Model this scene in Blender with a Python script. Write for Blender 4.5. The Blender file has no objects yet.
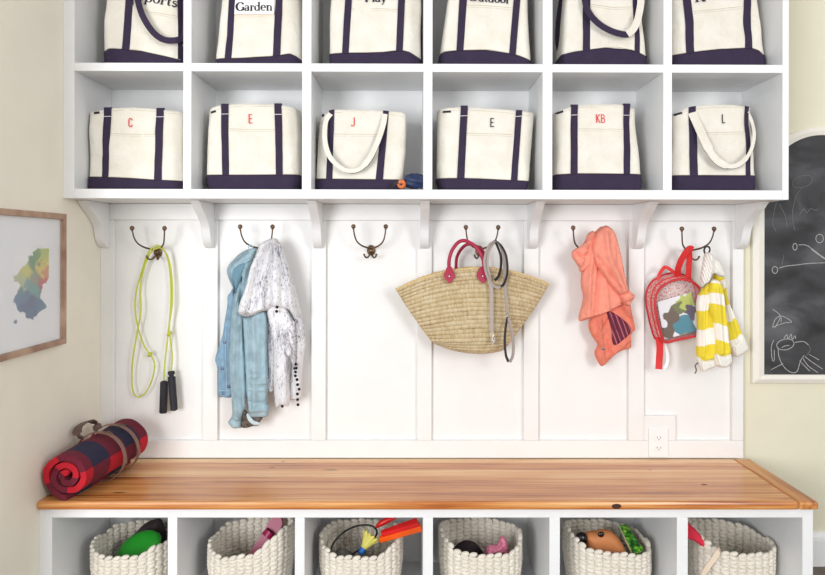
import bpy, bmesh, math, random
import numpy as np
from mathutils import Vector, Matrix, noise
from mathutils.geometry import delaunay_2d_cdt
SC = bpy.context.scene
COL = SC.collection
PI = math.pi
# ------------------------------------------------------------------ camera, sky, window light, added fill, exposure
FPX = 704.0
cam_d = bpy.data.cameras.new('camera'); cam = bpy.data.objects.new('camera', cam_d); COL.objects.link(cam)
cam_d.sensor_width = 36; cam_d.lens = FPX*36/825; cam_d.clip_start = .05
SHX, SHY = -.0038, -.0515
cam_d.shift_x, cam_d.shift_y = SHX, SHY
CAMLOC = Vector((0, -2.74, 1.25))
YAW, ROLL = -.0051, .0019
CROT = Matrix.Rotation(YAW, 3, 'Z') @ Matrix.Rotation(PI/2, 3, 'X') @ Matrix.Rotation(ROLL, 3, 'Z')
cam.matrix_world = Matrix.Translation(CAMLOC) @ CROT.to_4x4()
SC.camera = cam
world = bpy.data.worlds.new('daylight'); SC.world = world; world.use_nodes = True
wb = world.node_tree.nodes['Background']; wb.inputs[0].default_value = (.985, .99, 1, 1); wb.inputs[1].default_value = .40
def area(name, loc, target, sx, sy, power, color):
    l = bpy.data.lights.new(name, 'AREA'); l.shape = 'RECTANGLE'; l.size = sx; l.size_y = sy; l.energy = power; l.color = color
    o = bpy.data.objects.new(name, l); COL.objects.link(o); o.location = loc
    o.rotation_euler = (Vector(target)-Vector(loc)).to_track_quat('-Z', 'Y').to_euler(); return o
area('window_daylight', (-2.0, -4.6, 1.3), (-.05, 0, 1.2), 1.5, 1.7, 98, (.985, .99, 1))
area('side_fill_light', (2.3, -4.3, 1.9), (-1.2, -.3, 1.3), 1.1, 1.4, 52, (1, .995, .98))  # fill light added to brighten the left wall, no window known there
SC.view_settings.view_transform = 'Standard'; SC.view_settings.look = 'None'
SC.view_settings.gamma = 1; SC.view_settings.use_curve_mapping = False
SC.view_settings.exposure = .40
# ------------------------------------------------------------------ pixel measure helpers
def ray(px, py):
    return CROT @ Vector(((px-412.5+SHX*825)/FPX, -(py-287.5-SHY*825)/FPX, -1))
def P(px, py, y):
    r = ray(px, py); return CAMLOC + r*((y-CAMLOC.y)/r.y)
def PXX(px, py, x):
    r = ray(px, py); return CAMLOC + r*((x-CAMLOC.x)/r.x)
def scale_at(y): return FPX/(y-CAMLOC.y)
# ------------------------------------------------------------------ materials
def lin(c):
    return tuple(((v/255)/12.92 if v/255 <= .04045 else ((v/255+.055)/1.055)**2.4) for v in c)
class NT:
    def __init__(s, name):
        s.m = bpy.data.materials.new(name); s.m.use_nodes = True; s.t = s.m.node_tree
        s.b = s.t.nodes['Principled BSDF']
    def n(s, kind, **kw):
        nd = s.t.nodes.new(kind)
        for k, v in kw.items():
            if k.startswith('i_'):
                key = k[2:]; key = int(key) if key.isdigit() else key
                nd.inputs[key].default_value = v
            else: setattr(nd, k, v)
        return nd
    def l(s, a, b): s.t.links.new(a, b)
    def math(s, op, a, b=None, c=None):
        nd = s.t.nodes.new('ShaderNodeMath'); nd.operation = op
        for i, v in enumerate((a, b, c)):
            if v is None: continue
            if isinstance(v, (int, float)): nd.inputs[i].default_value = v
            else: s.l(v, nd.inputs[i])
        return nd.outputs[0]
    def ramp(s, fac, stops):
        r = s.t.nodes.new('ShaderNodeValToRGB'); e = r.color_ramp.elements
        while len(e) < len(stops): e.new(.5)
        for el, (p, c) in zip(e, stops): el.position = p; el.color = (*c[:3], 1)
        s.l(fac, r.inputs[0]); return r.outputs[0]
    def bump(s, h, strength, dist=.001):
        b = s.n('ShaderNodeBump'); b.inputs['Strength'].default_value = strength; b.inputs['Distance'].default_value = dist
        s.l(h, b.inputs['Height']); s.l(b.outputs[0], s.b.inputs['Normal'])
def plain(name, rgb, rough=.5, metal=0, bump=0, bscale=200, var=0, vscale=8, sheen=0, bdist=.001):
    """rgb in sRGB 0-255; fine grain bump and slight colour variation"""
    k = NT(name); c = lin(rgb)
    k.b.inputs['Base Color'].default_value = (*c, 1); k.b.inputs['Roughness'].default_value = rough; k.b.inputs['Metallic'].default_value = metal
    if sheen: k.b.inputs['Sheen Weight'].default_value = sheen
    tc = k.n('ShaderNodeTexCoord')
    nz = k.n('ShaderNodeTexNoise', i_Scale=vscale, i_Detail=3.0); k.l(tc.outputs['Object'], nz.inputs['Vector'])
    v = max(var, .02)
    k.l(k.ramp(nz.outputs[0], [(.3, [x*(1-v) for x in c]), (.7, [min(1, x*(1+v)) for x in c])]), k.b.inputs['Base Color'])
    if bump:
        n2 = k.n('ShaderNodeTexNoise', i_Scale=bscale, i_Detail=2.0); k.l(tc.outputs['Object'], n2.inputs['Vector'])
        k.bump(n2.outputs[0], bump, bdist)
    return k.m
def attr_mat(name, rough=.8, bump=.3, bscale=300, bdist=.001, mottled=None):
    k = NT(name); a = k.n('ShaderNodeAttribute', attribute_name='Col')
    k.b.inputs['Roughness'].default_value = rough
    tc = k.n('ShaderNodeTexCoord')
    n2 = k.n('ShaderNodeTexNoise', i_Scale=bscale, i_Detail=3.0); k.l(tc.outputs['Object'], n2.inputs['Vector'])
    k.bump(n2.outputs[0], bump, bdist)
    k.l(a.outputs['Color'], k.b.inputs['Base Color']); return k.m
M = {}
M['white'] = plain('white paint', (238, 239, 240), .38, bump=.05, bscale=60)
M['panel'] = plain('white wall panel paint', (238, 238, 237), .42, bump=.05, bscale=60)
M['wall_lightened'] = plain('lightened cream wall paint', (246, 241, 226), .7, bump=.1, bscale=150)  # left wall's copy of the wall paint, its brighter light put into the colour
M['wall'] = plain('beige wall paint', (228, 223, 200), .7, bump=.1, bscale=150)
M['floor'] = plain('dark wood floor', (96, 84, 70), .5, var=.2, vscale=12)
M['bronze'] = plain('aged bronze', (120, 98, 78), .38, .85, var=.25, vscale=60)
M['steel'] = plain('polished steel', (190, 190, 190), .25, 1)
def canvas():
    k = NT('cream canvas'); k.b.inputs['Roughness'].default_value = .9
    tc = k.n('ShaderNodeTexCoord')
    n1 = k.n('ShaderNodeTexNoise', i_Scale=14.0, i_Detail=4.0); k.l(tc.outputs['Object'], n1.inputs['Vector'])
    k.l(k.ramp(n1.outputs[0], [(.3, lin((228, 222, 208))), (.7, lin((238, 234, 224)))]), k.b.inputs['Base Color'])
    w = k.n('ShaderNodeTexNoise', i_Scale=420.0, i_Detail=2.0); k.l(tc.outputs['Object'], w.inputs['Vector'])
    n3 = k.n('ShaderNodeTexNoise', i_Scale=28.0, i_Detail=3.0, i_Distortion=.6); k.l(tc.outputs['Object'], n3.inputs['Vector'])
    h = k.math('ADD', k.math('MULTIPLY', w.outputs[0], .12), n3.outputs[0])
    k.bump(h, .75, .008); return k.m
M['canvas'] = canvas()
M['navy'] = plain('dark purple navy canvas', (47, 35, 62), .85, bump=.4, bscale=300, var=.12, vscale=25)
M['pocket'] = M['canvas']
M['thread'] = plain('white thread', (235, 230, 230), .8)
M['seam'] = plain('tan stitching', (196, 186, 162), .9)
M['orange_seam'] = plain('orange stitching', (222, 190, 150), .9)
M['red_thread'] = plain('coral red thread', (222, 70, 66), .7)
M['black_thread'] = plain('black thread', (24, 26, 44), .7)
M['patch'] = plain('white cotton label', (244, 243, 240), .8)
def wood_top():
    k = NT('honey coloured heart pine'); tc = k.n('ShaderNodeTexCoord'); sp = k.n('ShaderNodeSeparateXYZ'); k.l(tc.outputs['Object'], sp.inputs[0])
    yy = k.math('FLOOR', k.math('MULTIPLY', sp.outputs['Y'], 1/.083))
    wn = k.n('ShaderNodeTexWhiteNoise', noise_dimensions='1D'); k.l(yy, wn.inputs['W'])
    def grain(sx, sy, sz, sc, det, dis=0.):
        mp = k.n('ShaderNodeMapping'); mp.inputs['Scale'].default_value = (sx, sy, sz); k.l(tc.outputs['Object'], mp.inputs[0])
        off = k.n('ShaderNodeVectorMath', operation='ADD'); cb = k.n('ShaderNodeCombineXYZ'); k.l(k.math('MULTIPLY', wn.outputs[0], 37.), cb.inputs[0])
        k.l(mp.outputs[0], off.inputs[0]); k.l(cb.outputs[0], off.inputs[1])
        n = k.n('ShaderNodeTexNoise', i_Scale=sc, i_Detail=det, i_Distortion=dis); k.l(off.outputs[0], n.inputs['Vector']); return n.outputs[0]
    g1 = grain(1, 26, 26, 1.8, 6., .5); g2 = grain(3, 160, 160, 1.5, 3.)
    g3 = grain(.7, 9, 9, 1.3, 2., .2)
    v = k.math('ADD', k.math('MULTIPLY', g1, .42), k.math('ADD', k.math('MULTIPLY', g2, .26), k.math('ADD', k.math('MULTIPLY', g3, .32), k.math('MULTIPLY', wn.outputs[0], .20))))
    c = k.ramp(v, [(.40, lin((134, 68, 28))), (.48, lin((190, 114, 56))), (.57, lin((216, 152, 88))), (.70, lin((240, 196, 140)))])
    # knots
    mp = k.n('ShaderNodeMapping'); mp.inputs['Scale'].default_value = (1.6, 6., 6.); k.l(tc.outputs['Object'], mp.inputs[0])
    vo = k.n('ShaderNodeTexVoronoi', i_Scale=1.3); k.l(mp.outputs[0], vo.inputs['Vector'])
    kn = k.ramp(vo.outputs['Distance'], [(.0, (.12, .12, .12)), (.035, (.25, .25, .25)), (.07, (1, 1, 1))])
    mx = k.n('ShaderNodeMix', data_type='RGBA', blend_type='MULTIPLY'); mx.inputs[0].default_value = 1
    k.l(c, mx.inputs[6]); k.l(kn, mx.inputs[7]); 
    # plank joints
    fr = k.math('FRACT', k.math('MULTIPLY', sp.outputs['Y'], 1/.083))
    jl = k.math('LESS_THAN', fr, .02)
    mj = k.n('ShaderNodeMix', data_type='RGBA'); k.l(k.math('MULTIPLY', jl, .5), mj.inputs[0]); k.l(mx.outputs[2], mj.inputs[6]); mj.inputs[7].default_value = (*lin((120, 70, 36)), 1)
    k.l(mj.outputs[2], k.b.inputs['Base Color']); k.b.inputs['Roughness'].default_value = .27
    k.b.inputs['Specular IOR Level'].default_value = .55
    k.bump(g1, .12, .002); return k.m
M['wood'] = wood_top()
def swizzle_wood(name, axis_scale, cols, rough=.5, scale=2.):
    k = NT(name); tc = k.n('ShaderNodeTexCoord'); mp = k.n('ShaderNodeMapping'); mp.inputs['Scale'].default_value = axis_scale
    k.l(tc.outputs['Object'], mp.inputs[0]); n = k.n('ShaderNodeTexNoise', i_Scale=scale, i_Detail=5.0); k.l(mp.outputs[0], n.inputs['Vector'])
    k.l(k.ramp(n.outputs[0], [(.3, lin(cols[0])), (.5, lin(cols[1])), (.7, lin(cols[2]))]), k.b.inputs['Base Color'])
    k.b.inputs['Roughness'].default_value = rough; k.bump(n.outputs[0], .2); return k.m
M['wood_end'] = swizzle_wood('heart pine cross board', (22, 1.5, 22), [(158, 90, 42), (200, 132, 70), (226, 172, 108)], .32)
M['edge'] = swizzle_wood('heart pine front edge', (1, 22, 60), [(150, 84, 36), (200, 130, 66), (226, 166, 96)], .35)
M['knot'] = plain('dark knot', (70, 38, 20), .5)
M['frame_wood'] = swizzle_wood('reclaimed walnut frame', (1, 2.2, 2.2), [(128, 92, 74), (166, 132, 110), (196, 166, 142)], .55, 3.5)
def board():
    k = NT('dusty slate chalkboard'); tc = k.n('ShaderNodeTexCoord')
    mp = k.n('ShaderNodeMapping'); mp.inputs['Scale'].default_value = (2, 1, 3.2); k.l(tc.outputs['Object'], mp.inputs[0])
    n = k.n('ShaderNodeTexNoise', i_Scale=2.2, i_Detail=6.0, i_Distortion=.5); k.l(mp.outputs[0], n.inputs['Vector'])
    k.l(k.ramp(n.outputs[0], [(.32, lin((38, 38, 40))), (.52, lin((64, 65, 68))), (.7, lin((100, 101, 105)))]), k.b.inputs['Base Color'])
    k.b.inputs['Roughness'].default_value = .75; return k.m
M['board'] = board()
M['chalk'] = plain('white chalk', (176, 176, 174), .95)
M['chalk_faint'] = plain('faint chalk', (112, 112, 110), .95)
M['rope'] = plain('cream cotton rope', (228, 221, 208), .92, bump=.5, bscale=260, var=.06, vscale=40, bdist=.002)
M['green_cord'] = plain('lime green cord', (196, 202, 70), .5)
M['black_foam'] = plain('black foam', (38, 38, 46), .7, bump=.3, bscale=300)
M['pink_leather'] = plain('raspberry leather', (170, 30, 66), .45, bump=.2, bscale=300)
M['grey_web'] = plain('grey nylon webbing', (168, 156, 152), .6, bump=.3, bscale=500)
M['black_web'] = plain('black nylon webbing', (44, 42, 42), .6, bump=.3, bscale=500)
M['silver_bead'] = plain('clear silvery clasp', (210, 205, 195), .3, .5)
M['brown_leather'] = plain('grey brown leather', (98, 74, 66), .5, var=.1, vscale=60)
M['strap_leather'] = plain('taupe leather strap', (128, 96, 84), .55, var=.1, vscale=60)
M['denim'] = plain('pale blue denim', (158, 184, 195), .9, bump=.5, bscale=260, var=.2, vscale=22)
M['denim_dark'] = plain('blue stitched denim', (132, 164, 188), .9, bump=.6, bscale=220, var=.2, vscale=30)
M['denim_seam'] = plain('faded denim seam', (196, 212, 218), .9)
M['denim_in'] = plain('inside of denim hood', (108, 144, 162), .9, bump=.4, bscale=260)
M['button'] = plain('pewter button', (120, 130, 145), .35, .8)
M['lining'] = plain('dark camouflage lining', (86, 78, 72), .9, var=.8, vscale=60)
def scarf_mat():
    k = NT('white crinkled cotton with charcoal print'); tc = k.n('ShaderNodeTexCoord')
    mp = k.n('ShaderNodeMapping'); mp.inputs['Scale'].default_value = (1.5, 1, .55); k.l(tc.outputs['Object'], mp.inputs[0])
    n = k.n('ShaderNodeTexNoise', i_Scale=120.0, i_Detail=4.0, i_Distortion=1.0); k.l(mp.outputs[0], n.inputs['Vector'])
    n0 = k.n('ShaderNodeTexNoise', i_Scale=11.0, i_Detail=1.0); k.l(mp.outputs[0], n0.inputs['Vector'])
    v = k.math('ADD', n.outputs[0], k.math('MULTIPLY', k.math('SUBTRACT', n0.outputs[0], .5), .55))
    k.l(k.ramp(v, [(.26, lin((112, 112, 126))), (.37, lin((182, 182, 192))), (.48, lin((236, 236, 239)))]), k.b.inputs['Base Color'])
    k.b.inputs['Roughness'].default_value = .95
    k.bump(n.outputs[0], .5, .004); return k.m
M['scarf'] = scarf_mat()
M['pompom'] = plain('black pompom', (26, 28, 38), .95)
M['coral'] = plain('coral fleece', (240, 152, 132), .95, bump=.35, bscale=120, var=.07, vscale=40, bdist=.003)
M['coral_dark'] = plain('darker coral fleece', (228, 130, 108), .95, bump=.5, bscale=120, var=.1, vscale=60, bdist=.003)  # deeper coral tone for the jacket's lower body
def plum():
    k = NT('plum and pink striped lining'); tc = k.n('ShaderNodeTexCoord')
    mp = k.n('ShaderNodeMapping'); mp.inputs['Rotation'].default_value = (0, .35, 0); k.l(tc.outputs['Object'], mp.inputs[0])
    sp = k.n('ShaderNodeSeparateXYZ'); k.l(mp.outputs[0], sp.inputs[0])
    f = k.math('FRACT', k.math('MULTIPLY', sp.outputs['X'], 60.))
    k.l(k.ramp(f, [(.0, lin((88, 26, 48))), (.55, lin((120, 40, 66))), (.6, lin((214, 130, 140))), (.8, lin((110, 34, 60)))]), k.b.inputs['Base Color'])
    k.b.inputs['Roughness'].default_value = .8; return k.m
M['plum'] = plum()
M['knit'] = attr_mat('yellow and cream striped knit', .95, .5, 220, .002)
def rib_mat(name, rgb):
    k = NT(name); tc = k.n('ShaderNodeTexCoord'); sp = k.n('ShaderNodeSeparateXYZ'); k.l(tc.outputs['Object'], sp.inputs[0])
    s = k.math('SINE', k.math('MULTIPLY', k.math('ADD', sp.outputs['X'], k.math('MULTIPLY', sp.outputs['Z'], .25)), 900.))
    k.b.inputs['Base Color'].default_value = (*lin(rgb), 1); k.b.inputs['Roughness'].default_value = .95
    k.bump(s, .6, .002); return k.m
M['rib'] = rib_mat('cream ribbed knit', (246, 243, 236))
M['zip'] = plain('metal zip', (110, 108, 100), .4, .6)
M['red_nylon'] = plain('bright red nylon', (214, 38, 40), .5, bump=.2, bscale=400)
M['red_trim'] = plain('red piping', (202, 30, 40), .4)
def vinyl():
    k = NT('clear vinyl'); k.b.inputs['Base Color'].default_value = (1, .97, .97, 1); k.b.inputs['Roughness'].default_value = .12
    k.b.inputs['Alpha'].default_value = .10; k.b.inputs['Specular IOR Level'].default_value = .7
    return k.m
M['vinyl'] = vinyl()
def pinkmesh():
    k = NT('red dotted vinyl'); tc = k.n('ShaderNodeTexCoord'); v = k.n('ShaderNodeTexVoronoi', i_Scale=170.); k.l(tc.outputs['Object'], v.inputs['Vector'])
    k.l(k.ramp(v.outputs['Distance'], [(.3, lin((196, 60, 70))), (.6, lin((232, 190, 186)))]), k.b.inputs['Base Color'])
    k.b.inputs['Roughness'].default_value = .4; return k.m
M['pinkmesh'] = pinkmesh()
def pinkback():
    k = NT('sheer red dotted mesh'); tc = k.n('ShaderNodeTexCoord'); v = k.n('ShaderNodeTexVoronoi', i_Scale=120.); k.l(tc.outputs['Object'], v.inputs['Vector'])
    k.l(k.ramp(v.outputs['Distance'], [(.25, lin((206, 70, 80))), (.5, lin((236, 206, 200)))]), k.b.inputs['Base Color'])
    k.b.inputs['Roughness'].default_value = .5; k.b.inputs['Alpha'].default_value = .75; return k.m
M['pinkback'] = pinkback()
M['paint_attr'] = attr_mat('painted paper', .8, .1, 80)
M['art_attr'] = attr_mat('watercolour print', .7, .05, 80)
M['mat_board'] = plain('white picture mat', (240, 243, 246), .8)
def glass():
    k = NT('picture glass'); k.b.inputs['Base Color'].default_value = (1, 1, 1, 1); k.b.inputs['Roughness'].default_value = .03
    k.b.inputs['Alpha'].default_value = .12; return k.m
M['glass'] = glass()
M['plastic_white'] = plain('white plastic', (242, 242, 242), .3)
M['slot'] = plain('dark slot', (40, 40, 40), .6)
M['umb_blue'] = plain('navy blue nylon', (30, 46, 84), .5, bump=.3, bscale=200, var=.4, vscale=50)
M['umb_orange'] = plain('orange wood handle', (216, 116, 60), .4)
M['umb_black'] = plain('black plastic', (26, 22, 26), .4)
M['green_plastic'] = plain('bright green plastic', (30, 148, 36), .4)
M['dark_cloth'] = plain('dark fabric', (48, 36, 40), .9, var=.3, vscale=40)
M['magenta'] = plain('magenta rubber', (168, 20, 84), .4)
M['orange_plastic'] = plain('orange plastic', (250, 96, 14), .4)
M['red_plastic'] = plain('red plastic', (226, 28, 30), .4)
M['feather'] = plain('yellow plastic skirt', (222, 214, 110), .5)
M['blue_rubber'] = plain('blue rubber', (20, 96, 180), .4)
M['grey_cloth'] = plain('grey fabric', (128, 126, 122), .9)
M['crochet'] = plain('pink crochet', (222, 128, 156), .95, bump=1, bscale=150, var=.3, vscale=160, bdist=.004)
M['tan_wood'] = plain('tan plush', (202, 128, 76), .6, var=.05)
M['black_gloss'] = plain('glossy black', (18, 18, 20), .15)
M['pink_cloth'] = plain('pink red fabric', (222, 42, 70), .8)
def leaf_green():
    k = NT('green printed cover'); tc = k.n('ShaderNodeTexCoord'); v = k.n('ShaderNodeTexNoise', i_Scale=60., i_Detail=3.); k.l(tc.outputs['Object'], v.inputs['Vector'])
    k.l(k.ramp(v.outputs[0], [(.4, lin((24, 70, 26))), (.55, lin((70, 170, 40))), (.68, lin((190, 220, 80)))]), k.b.inputs['Base Color'])
    k.b.inputs['Roughness'].default_value = .35; return k.m
M['leaf'] = leaf_green()
M['paper'] = plain('cream page edges', (230, 216, 180), .9)
M['ivory_leather'] = plain('ivory leather', (226, 206, 184), .6)
def straw():
    k = NT('woven palm straw'); uv = k.n('ShaderNodeUVMap'); uv.uv_map = 'UVMap'; sp = k.n('ShaderNodeSeparateXYZ'); k.l(uv.outputs[0], sp.inputs[0])
    fv = k.math('FRACT', sp.outputs['Y']); tri = k.math('ABSOLUTE', k.math('SUBTRACT', fv, .5))
    ch = k.math('FRACT', k.math('ADD', sp.outputs['X'], k.math('MULTIPLY', tri, 1.6)))
    lump = k.math('SINE', k.math('MULTIPLY', ch, PI)); row = k.math('SINE', k.math('MULTIPLY', fv, PI))
    h = k.math('MULTIPLY', k.math('POWER', lump, .6), k.math('POWER', row, .5))
    cell = k.n('ShaderNodeTexWhiteNoise', noise_dimensions='2D'); cb = k.n('ShaderNodeCombineXYZ')
    k.l(k.math('FLOOR', k.math('ADD', sp.outputs['X'], k.math('MULTIPLY', tri, 1.6))), cb.inputs[0]); k.l(k.math('FLOOR', sp.outputs['Y']), cb.inputs[1]); k.l(cb.outputs[0], cell.inputs[0])
    rw = k.n('ShaderNodeTexNoise', i_Scale=1.); mp = k.n('ShaderNodeMapping'); mp.inputs['Scale'].default_value = (.04, .8, 1); k.l(uv.outputs[0], mp.inputs[0]); k.l(mp.outputs[0], rw.inputs['Vector'])
    v = k.math('ADD', k.math('MULTIPLY', h, .42), k.math('ADD', k.math('MULTIPLY', cell.outputs[0], .22), k.math('MULTIPLY', rw.outputs[0], .5)))
    k.l(k.ramp(v, [(.28, lin((150, 116, 74))), (.48, lin((214, 188, 142))), (.7, lin((234, 214, 172))), (.92, lin((244, 232, 204)))]), k.b.inputs['Base Color'])
    k.b.inputs['Roughness'].default_value = .75; k.bump(h, .9, .004); return k.m
M['straw'] = straw()
def plaid():
    k = NT('red and navy buffalo plaid wool'); uv = k.n('ShaderNodeUVMap'); uv.uv_map = 'UVMap'; sp = k.n('ShaderNodeSeparateXYZ'); k.l(uv.outputs[0], sp.inputs[0])
    a = k.math('GREATER_THAN', k.math('FRACT', sp.outputs['X']), .5); b = k.math('GREATER_THAN', k.math('FRACT', sp.outputs['Y']), .5)
    s = k.math('MULTIPLY', k.math('ADD', a, b), .5)
    r = k.n('ShaderNodeValToRGB'); r.color_ramp.interpolation = 'CONSTANT'; e = r.color_ramp.elements; e.new(.75)
    for el, (p, c) in zip(e, [(0, (188, 22, 40)), (.25, (104, 24, 44)), (.75, (38, 36, 62))]): el.position = p; el.color = (*lin(c), 1)
    k.l(s, r.inputs[0])
    tc = k.n('ShaderNodeTexCoord'); n = k.n('ShaderNodeTexNoise', i_Scale=180., i_Detail=3.); k.l(tc.outputs['Object'], n.inputs['Vector'])
    k.l(r.outputs[0], k.b.inputs['Base Color']); k.b.inputs['Roughness'].default_value = .95; k.bump(n.outputs[0], .5, .002); return k.m
M['plaid'] = plaid()
# ------------------------------------------------------------------ object helpers
def thing(name, loc, label, cat, group=None):
    o = bpy.data.objects.new(name, None); COL.objects.link(o); o.location = loc; o.empty_display_size = .05
    o['label'] = label; o['category'] = cat
    if group: o['group'] = group
    return o
def origin(o):
    v = Vector((0, 0, 0))
    while o is not None: v += Vector(o.location); o = o.parent
    return v
def mesh(name, verts, faces, mat, parent=None, smooth=True, uv=None, col=None):
    off = origin(parent) if parent else Vector((0, 0, 0))
    me = bpy.data.meshes.new(name)
    me.from_pydata([(v[0]-off.x, v[1]-off.y, v[2]-off.z) for v in verts], [], faces)
    if isinstance(mat, str): mat = M[mat]
    me.materials.append(mat)
    if uv:
        l = me.uv_layers.new(name='UVMap')
        for lo in me.loops: l.data[lo.index].uv = uv[lo.vertex_index]
    if col:
        a = me.color_attributes.new('Col', 'FLOAT_COLOR', 'POINT')
        for i, c in enumerate(col): a.data[i].color = (*c, 1)
    bm = bmesh.new(); bm.from_mesh(me); bmesh.ops.recalc_face_normals(bm, faces=bm.faces); bm.to_mesh(me); bm.free()
    if smooth: me.polygons.foreach_set('use_smooth', [True]*len(me.polygons))
    me.set_sharp_from_angle(angle=math.radians(48)) if smooth else None
    me.update()
    o = bpy.data.objects.new(name, me); COL.objects.link(o); o.parent = parent
    return o
class B:
    """collects shapes for one mesh"""
    def __init__(s): s.v = []; s.f = []
    def add(s, v, f):
        n = len(s.v); s.v += [tuple(x) for x in v]; s.f += [tuple(i+n for i in q) for q in f]; return s
    def box(s, x0, x1, y0, y1, z0, z1, bev=0):
        if not bev:
            return s.add([(x, y, z) for x in (x0, x1) for y in (y0, y1) for z in (z0, z1)], [(0, 1, 3, 2), (4, 6, 7, 5), (0, 4, 5, 1), (2, 3, 7, 6), (0, 2, 6, 4), (1, 5, 7, 3)])
        bm = bmesh.new(); bmesh.ops.create_cube(bm, size=1)
        bmesh.ops.scale(bm, vec=(abs(x1-x0), abs(y1-y0), abs(z1-z0)), verts=bm.verts); bmesh.ops.translate(bm, vec=((x0+x1)/2, (y0+y1)/2, (z0+z1)/2), verts=bm.verts)
        bmesh.ops.bevel(bm, geom=bm.edges[:], offset=bev, segments=2, affect='EDGES', profile=.5)
        return s.bm(bm)
    def bm(s, bm):
        bm.verts.index_update(); v = [tuple(x.co) for x in bm.verts]; f = [tuple(x.index for x in q.verts) for q in bm.faces]; bm.free(); return s.add(v, f)
    def ell(s, c, r, rot=None, sub=2, seg=None):
        bm = bmesh.new()
        if seg: bmesh.ops.create_uvsphere(bm, u_segments=seg, v_segments=max(4, seg//2), radius=1)
        else: bmesh.ops.create_icosphere(bm, subdivisions=sub, radius=1)
        m = Matrix.Translation(c) @ (rot.to_4x4() if rot else Matrix.Identity(4)) @ Matrix.Diagonal((*r, 1))
        bmesh.ops.transform(bm, matrix=m, verts=bm.verts); return s.bm(bm)
    def tube(s, pts, r, seg=8, closed=False, cap=True, flat=None):
        pts = [Vector(p) for p in pts]; n = len(pts)
        rs = r if isinstance(r, (list, tuple)) else [r]*n
        v = []; up = None
        for i, p in enumerate(pts):
            a = pts[(i-1) % n] if (closed or i) else p; b = pts[(i+1) % n] if (closed or i < n-1) else p
            t = (b-a).normalized()
            if up is None:
                up = t.orthogonal().normalized()
            else:
                up = (up - t*up.dot(t)); up = up.normalized() if up.length > 1e-6 else t.orthogonal().normalized()
            q = t.cross(up)
            for k in range(seg):
                an = 2*PI*k/seg; v.append(p + up*math.cos(an)*rs[i] + q*math.sin(an)*rs[i]*(flat or 1))
        f = []
        m = n if closed else n-1
        for i in range(m):
            j = (i+1) % n
            for k in range(seg): f.append((i*seg+k, i*seg+(k+1) % seg, j*seg+(k+1) % seg, j*seg+k))
        if cap and not closed:
            f.append(tuple(range(seg))[::-1]); f.append(tuple((n-1)*seg+k for k in range(seg)))
        return s.add(v, f)
    def ribbon(s, pts, nrm, width, th, closed=False):
        """flat band: pts, surface normals (one or per point), width (one or per point)"""
        pts = [Vector(p) for p in pts]; n = len(pts)
        if isinstance(width, (list, tuple)): width = (list(width)+[width[-1]]*n)[:n]
        N = [Vector(x) for x in nrm] if isinstance(nrm[0], (list, tuple, Vector)) else [Vector(nrm)]*n
        N = (N+[N[-1]]*n)[:n]
        W = width if isinstance(width, (list, tuple)) else [width]*n
        v = []
        for i, p in enumerate(pts):
            a = pts[(i-1) % n] if (closed or i) else p; b = pts[(i+1) % n] if (closed or i < n-1) else p
            t = (b-a).normalized(); nn = N[i]-t*N[i].dot(t)
            nn = nn.normalized() if nn.length > 1e-5 else t.orthogonal().normalized()
            sd = t.cross(nn)*W[i]/2; h = nn*th/2
            v += [p+sd+h, p-sd+h, p-sd-h, p+sd-h]
        f = []
        m = n if closed else n-1
        for i in range(m):
            j = (i+1) % n
            for k in range(4): f.append((i*4+k, i*4+(k+1) % 4, j*4+(k+1) % 4, j*4+k))
        if not closed: f += [(0, 1, 2, 3), tuple((n-1)*4+k for k in (3, 2, 1, 0))]
        return s.add(v, f)
    def prism(s, prof, axis, a, b):
        """profile polygon (2D) extruded along axis between a and b. axis 'x': prof=(y,z); 'y': (x,z); 'z': (x,y)"""
        mk = {'x': lambda p, t: (t, p[0], p[1]), 'y': lambda p, t: (p[0], t, p[1]), 'z': lambda p, t: (p[0], p[1], t)}[axis]
        n = len(prof); v = [mk(p, a) for p in prof]+[mk(p, b) for p in prof]
        f = [tuple(range(n)), tuple(range(2*n-1, n-1, -1))]+[(i, (i+1) % n, (i+1) % n+n, i+n) for i in range(n)]
        return s.add(v, f)
    def done(s, name, mat, parent=None, smooth=True): return mesh(name, s.v, s.f, mat, parent, smooth)
def auto(o, ang=35, bev=0):
    """flat faces stay flat, tiny bevels"""
    if bev:
        m = o.modifiers.new('bevel', 'BEVEL'); m.width = bev; m.segments = 2; m.limit_method = 'ANGLE'; m.angle_limit = math.radians(40)
    return o
def crom(pts, n=6, closed=False):
    pts = [Vector(p) for p in pts]; out = []; m = len(pts)
    rng = m if closed else m-1
    for i in range(rng):
        g = (lambda k: pts[k % m]) if closed else (lambda k: pts[min(max(k, 0), m-1)])
        p0, p1, p2, p3 = g(i-1), g(i), g(i+1), g(i+2)
        for j in range(n):
            t = j/n
            out.append(.5*((2*p1)+(p2-p0)*t+(2*p0-5*p1+4*p2-p3)*t*t+(3*p1-p0-3*p2+p3)*t**3))
    if not closed: out.append(pts[-1].copy())
    return out
def structure(o): o['kind'] = 'structure'; return o
def tag(o, label, cat, group=None):
    o['label'] = label; o['category'] = cat
    if group: o['group'] = group
    return o
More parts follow.
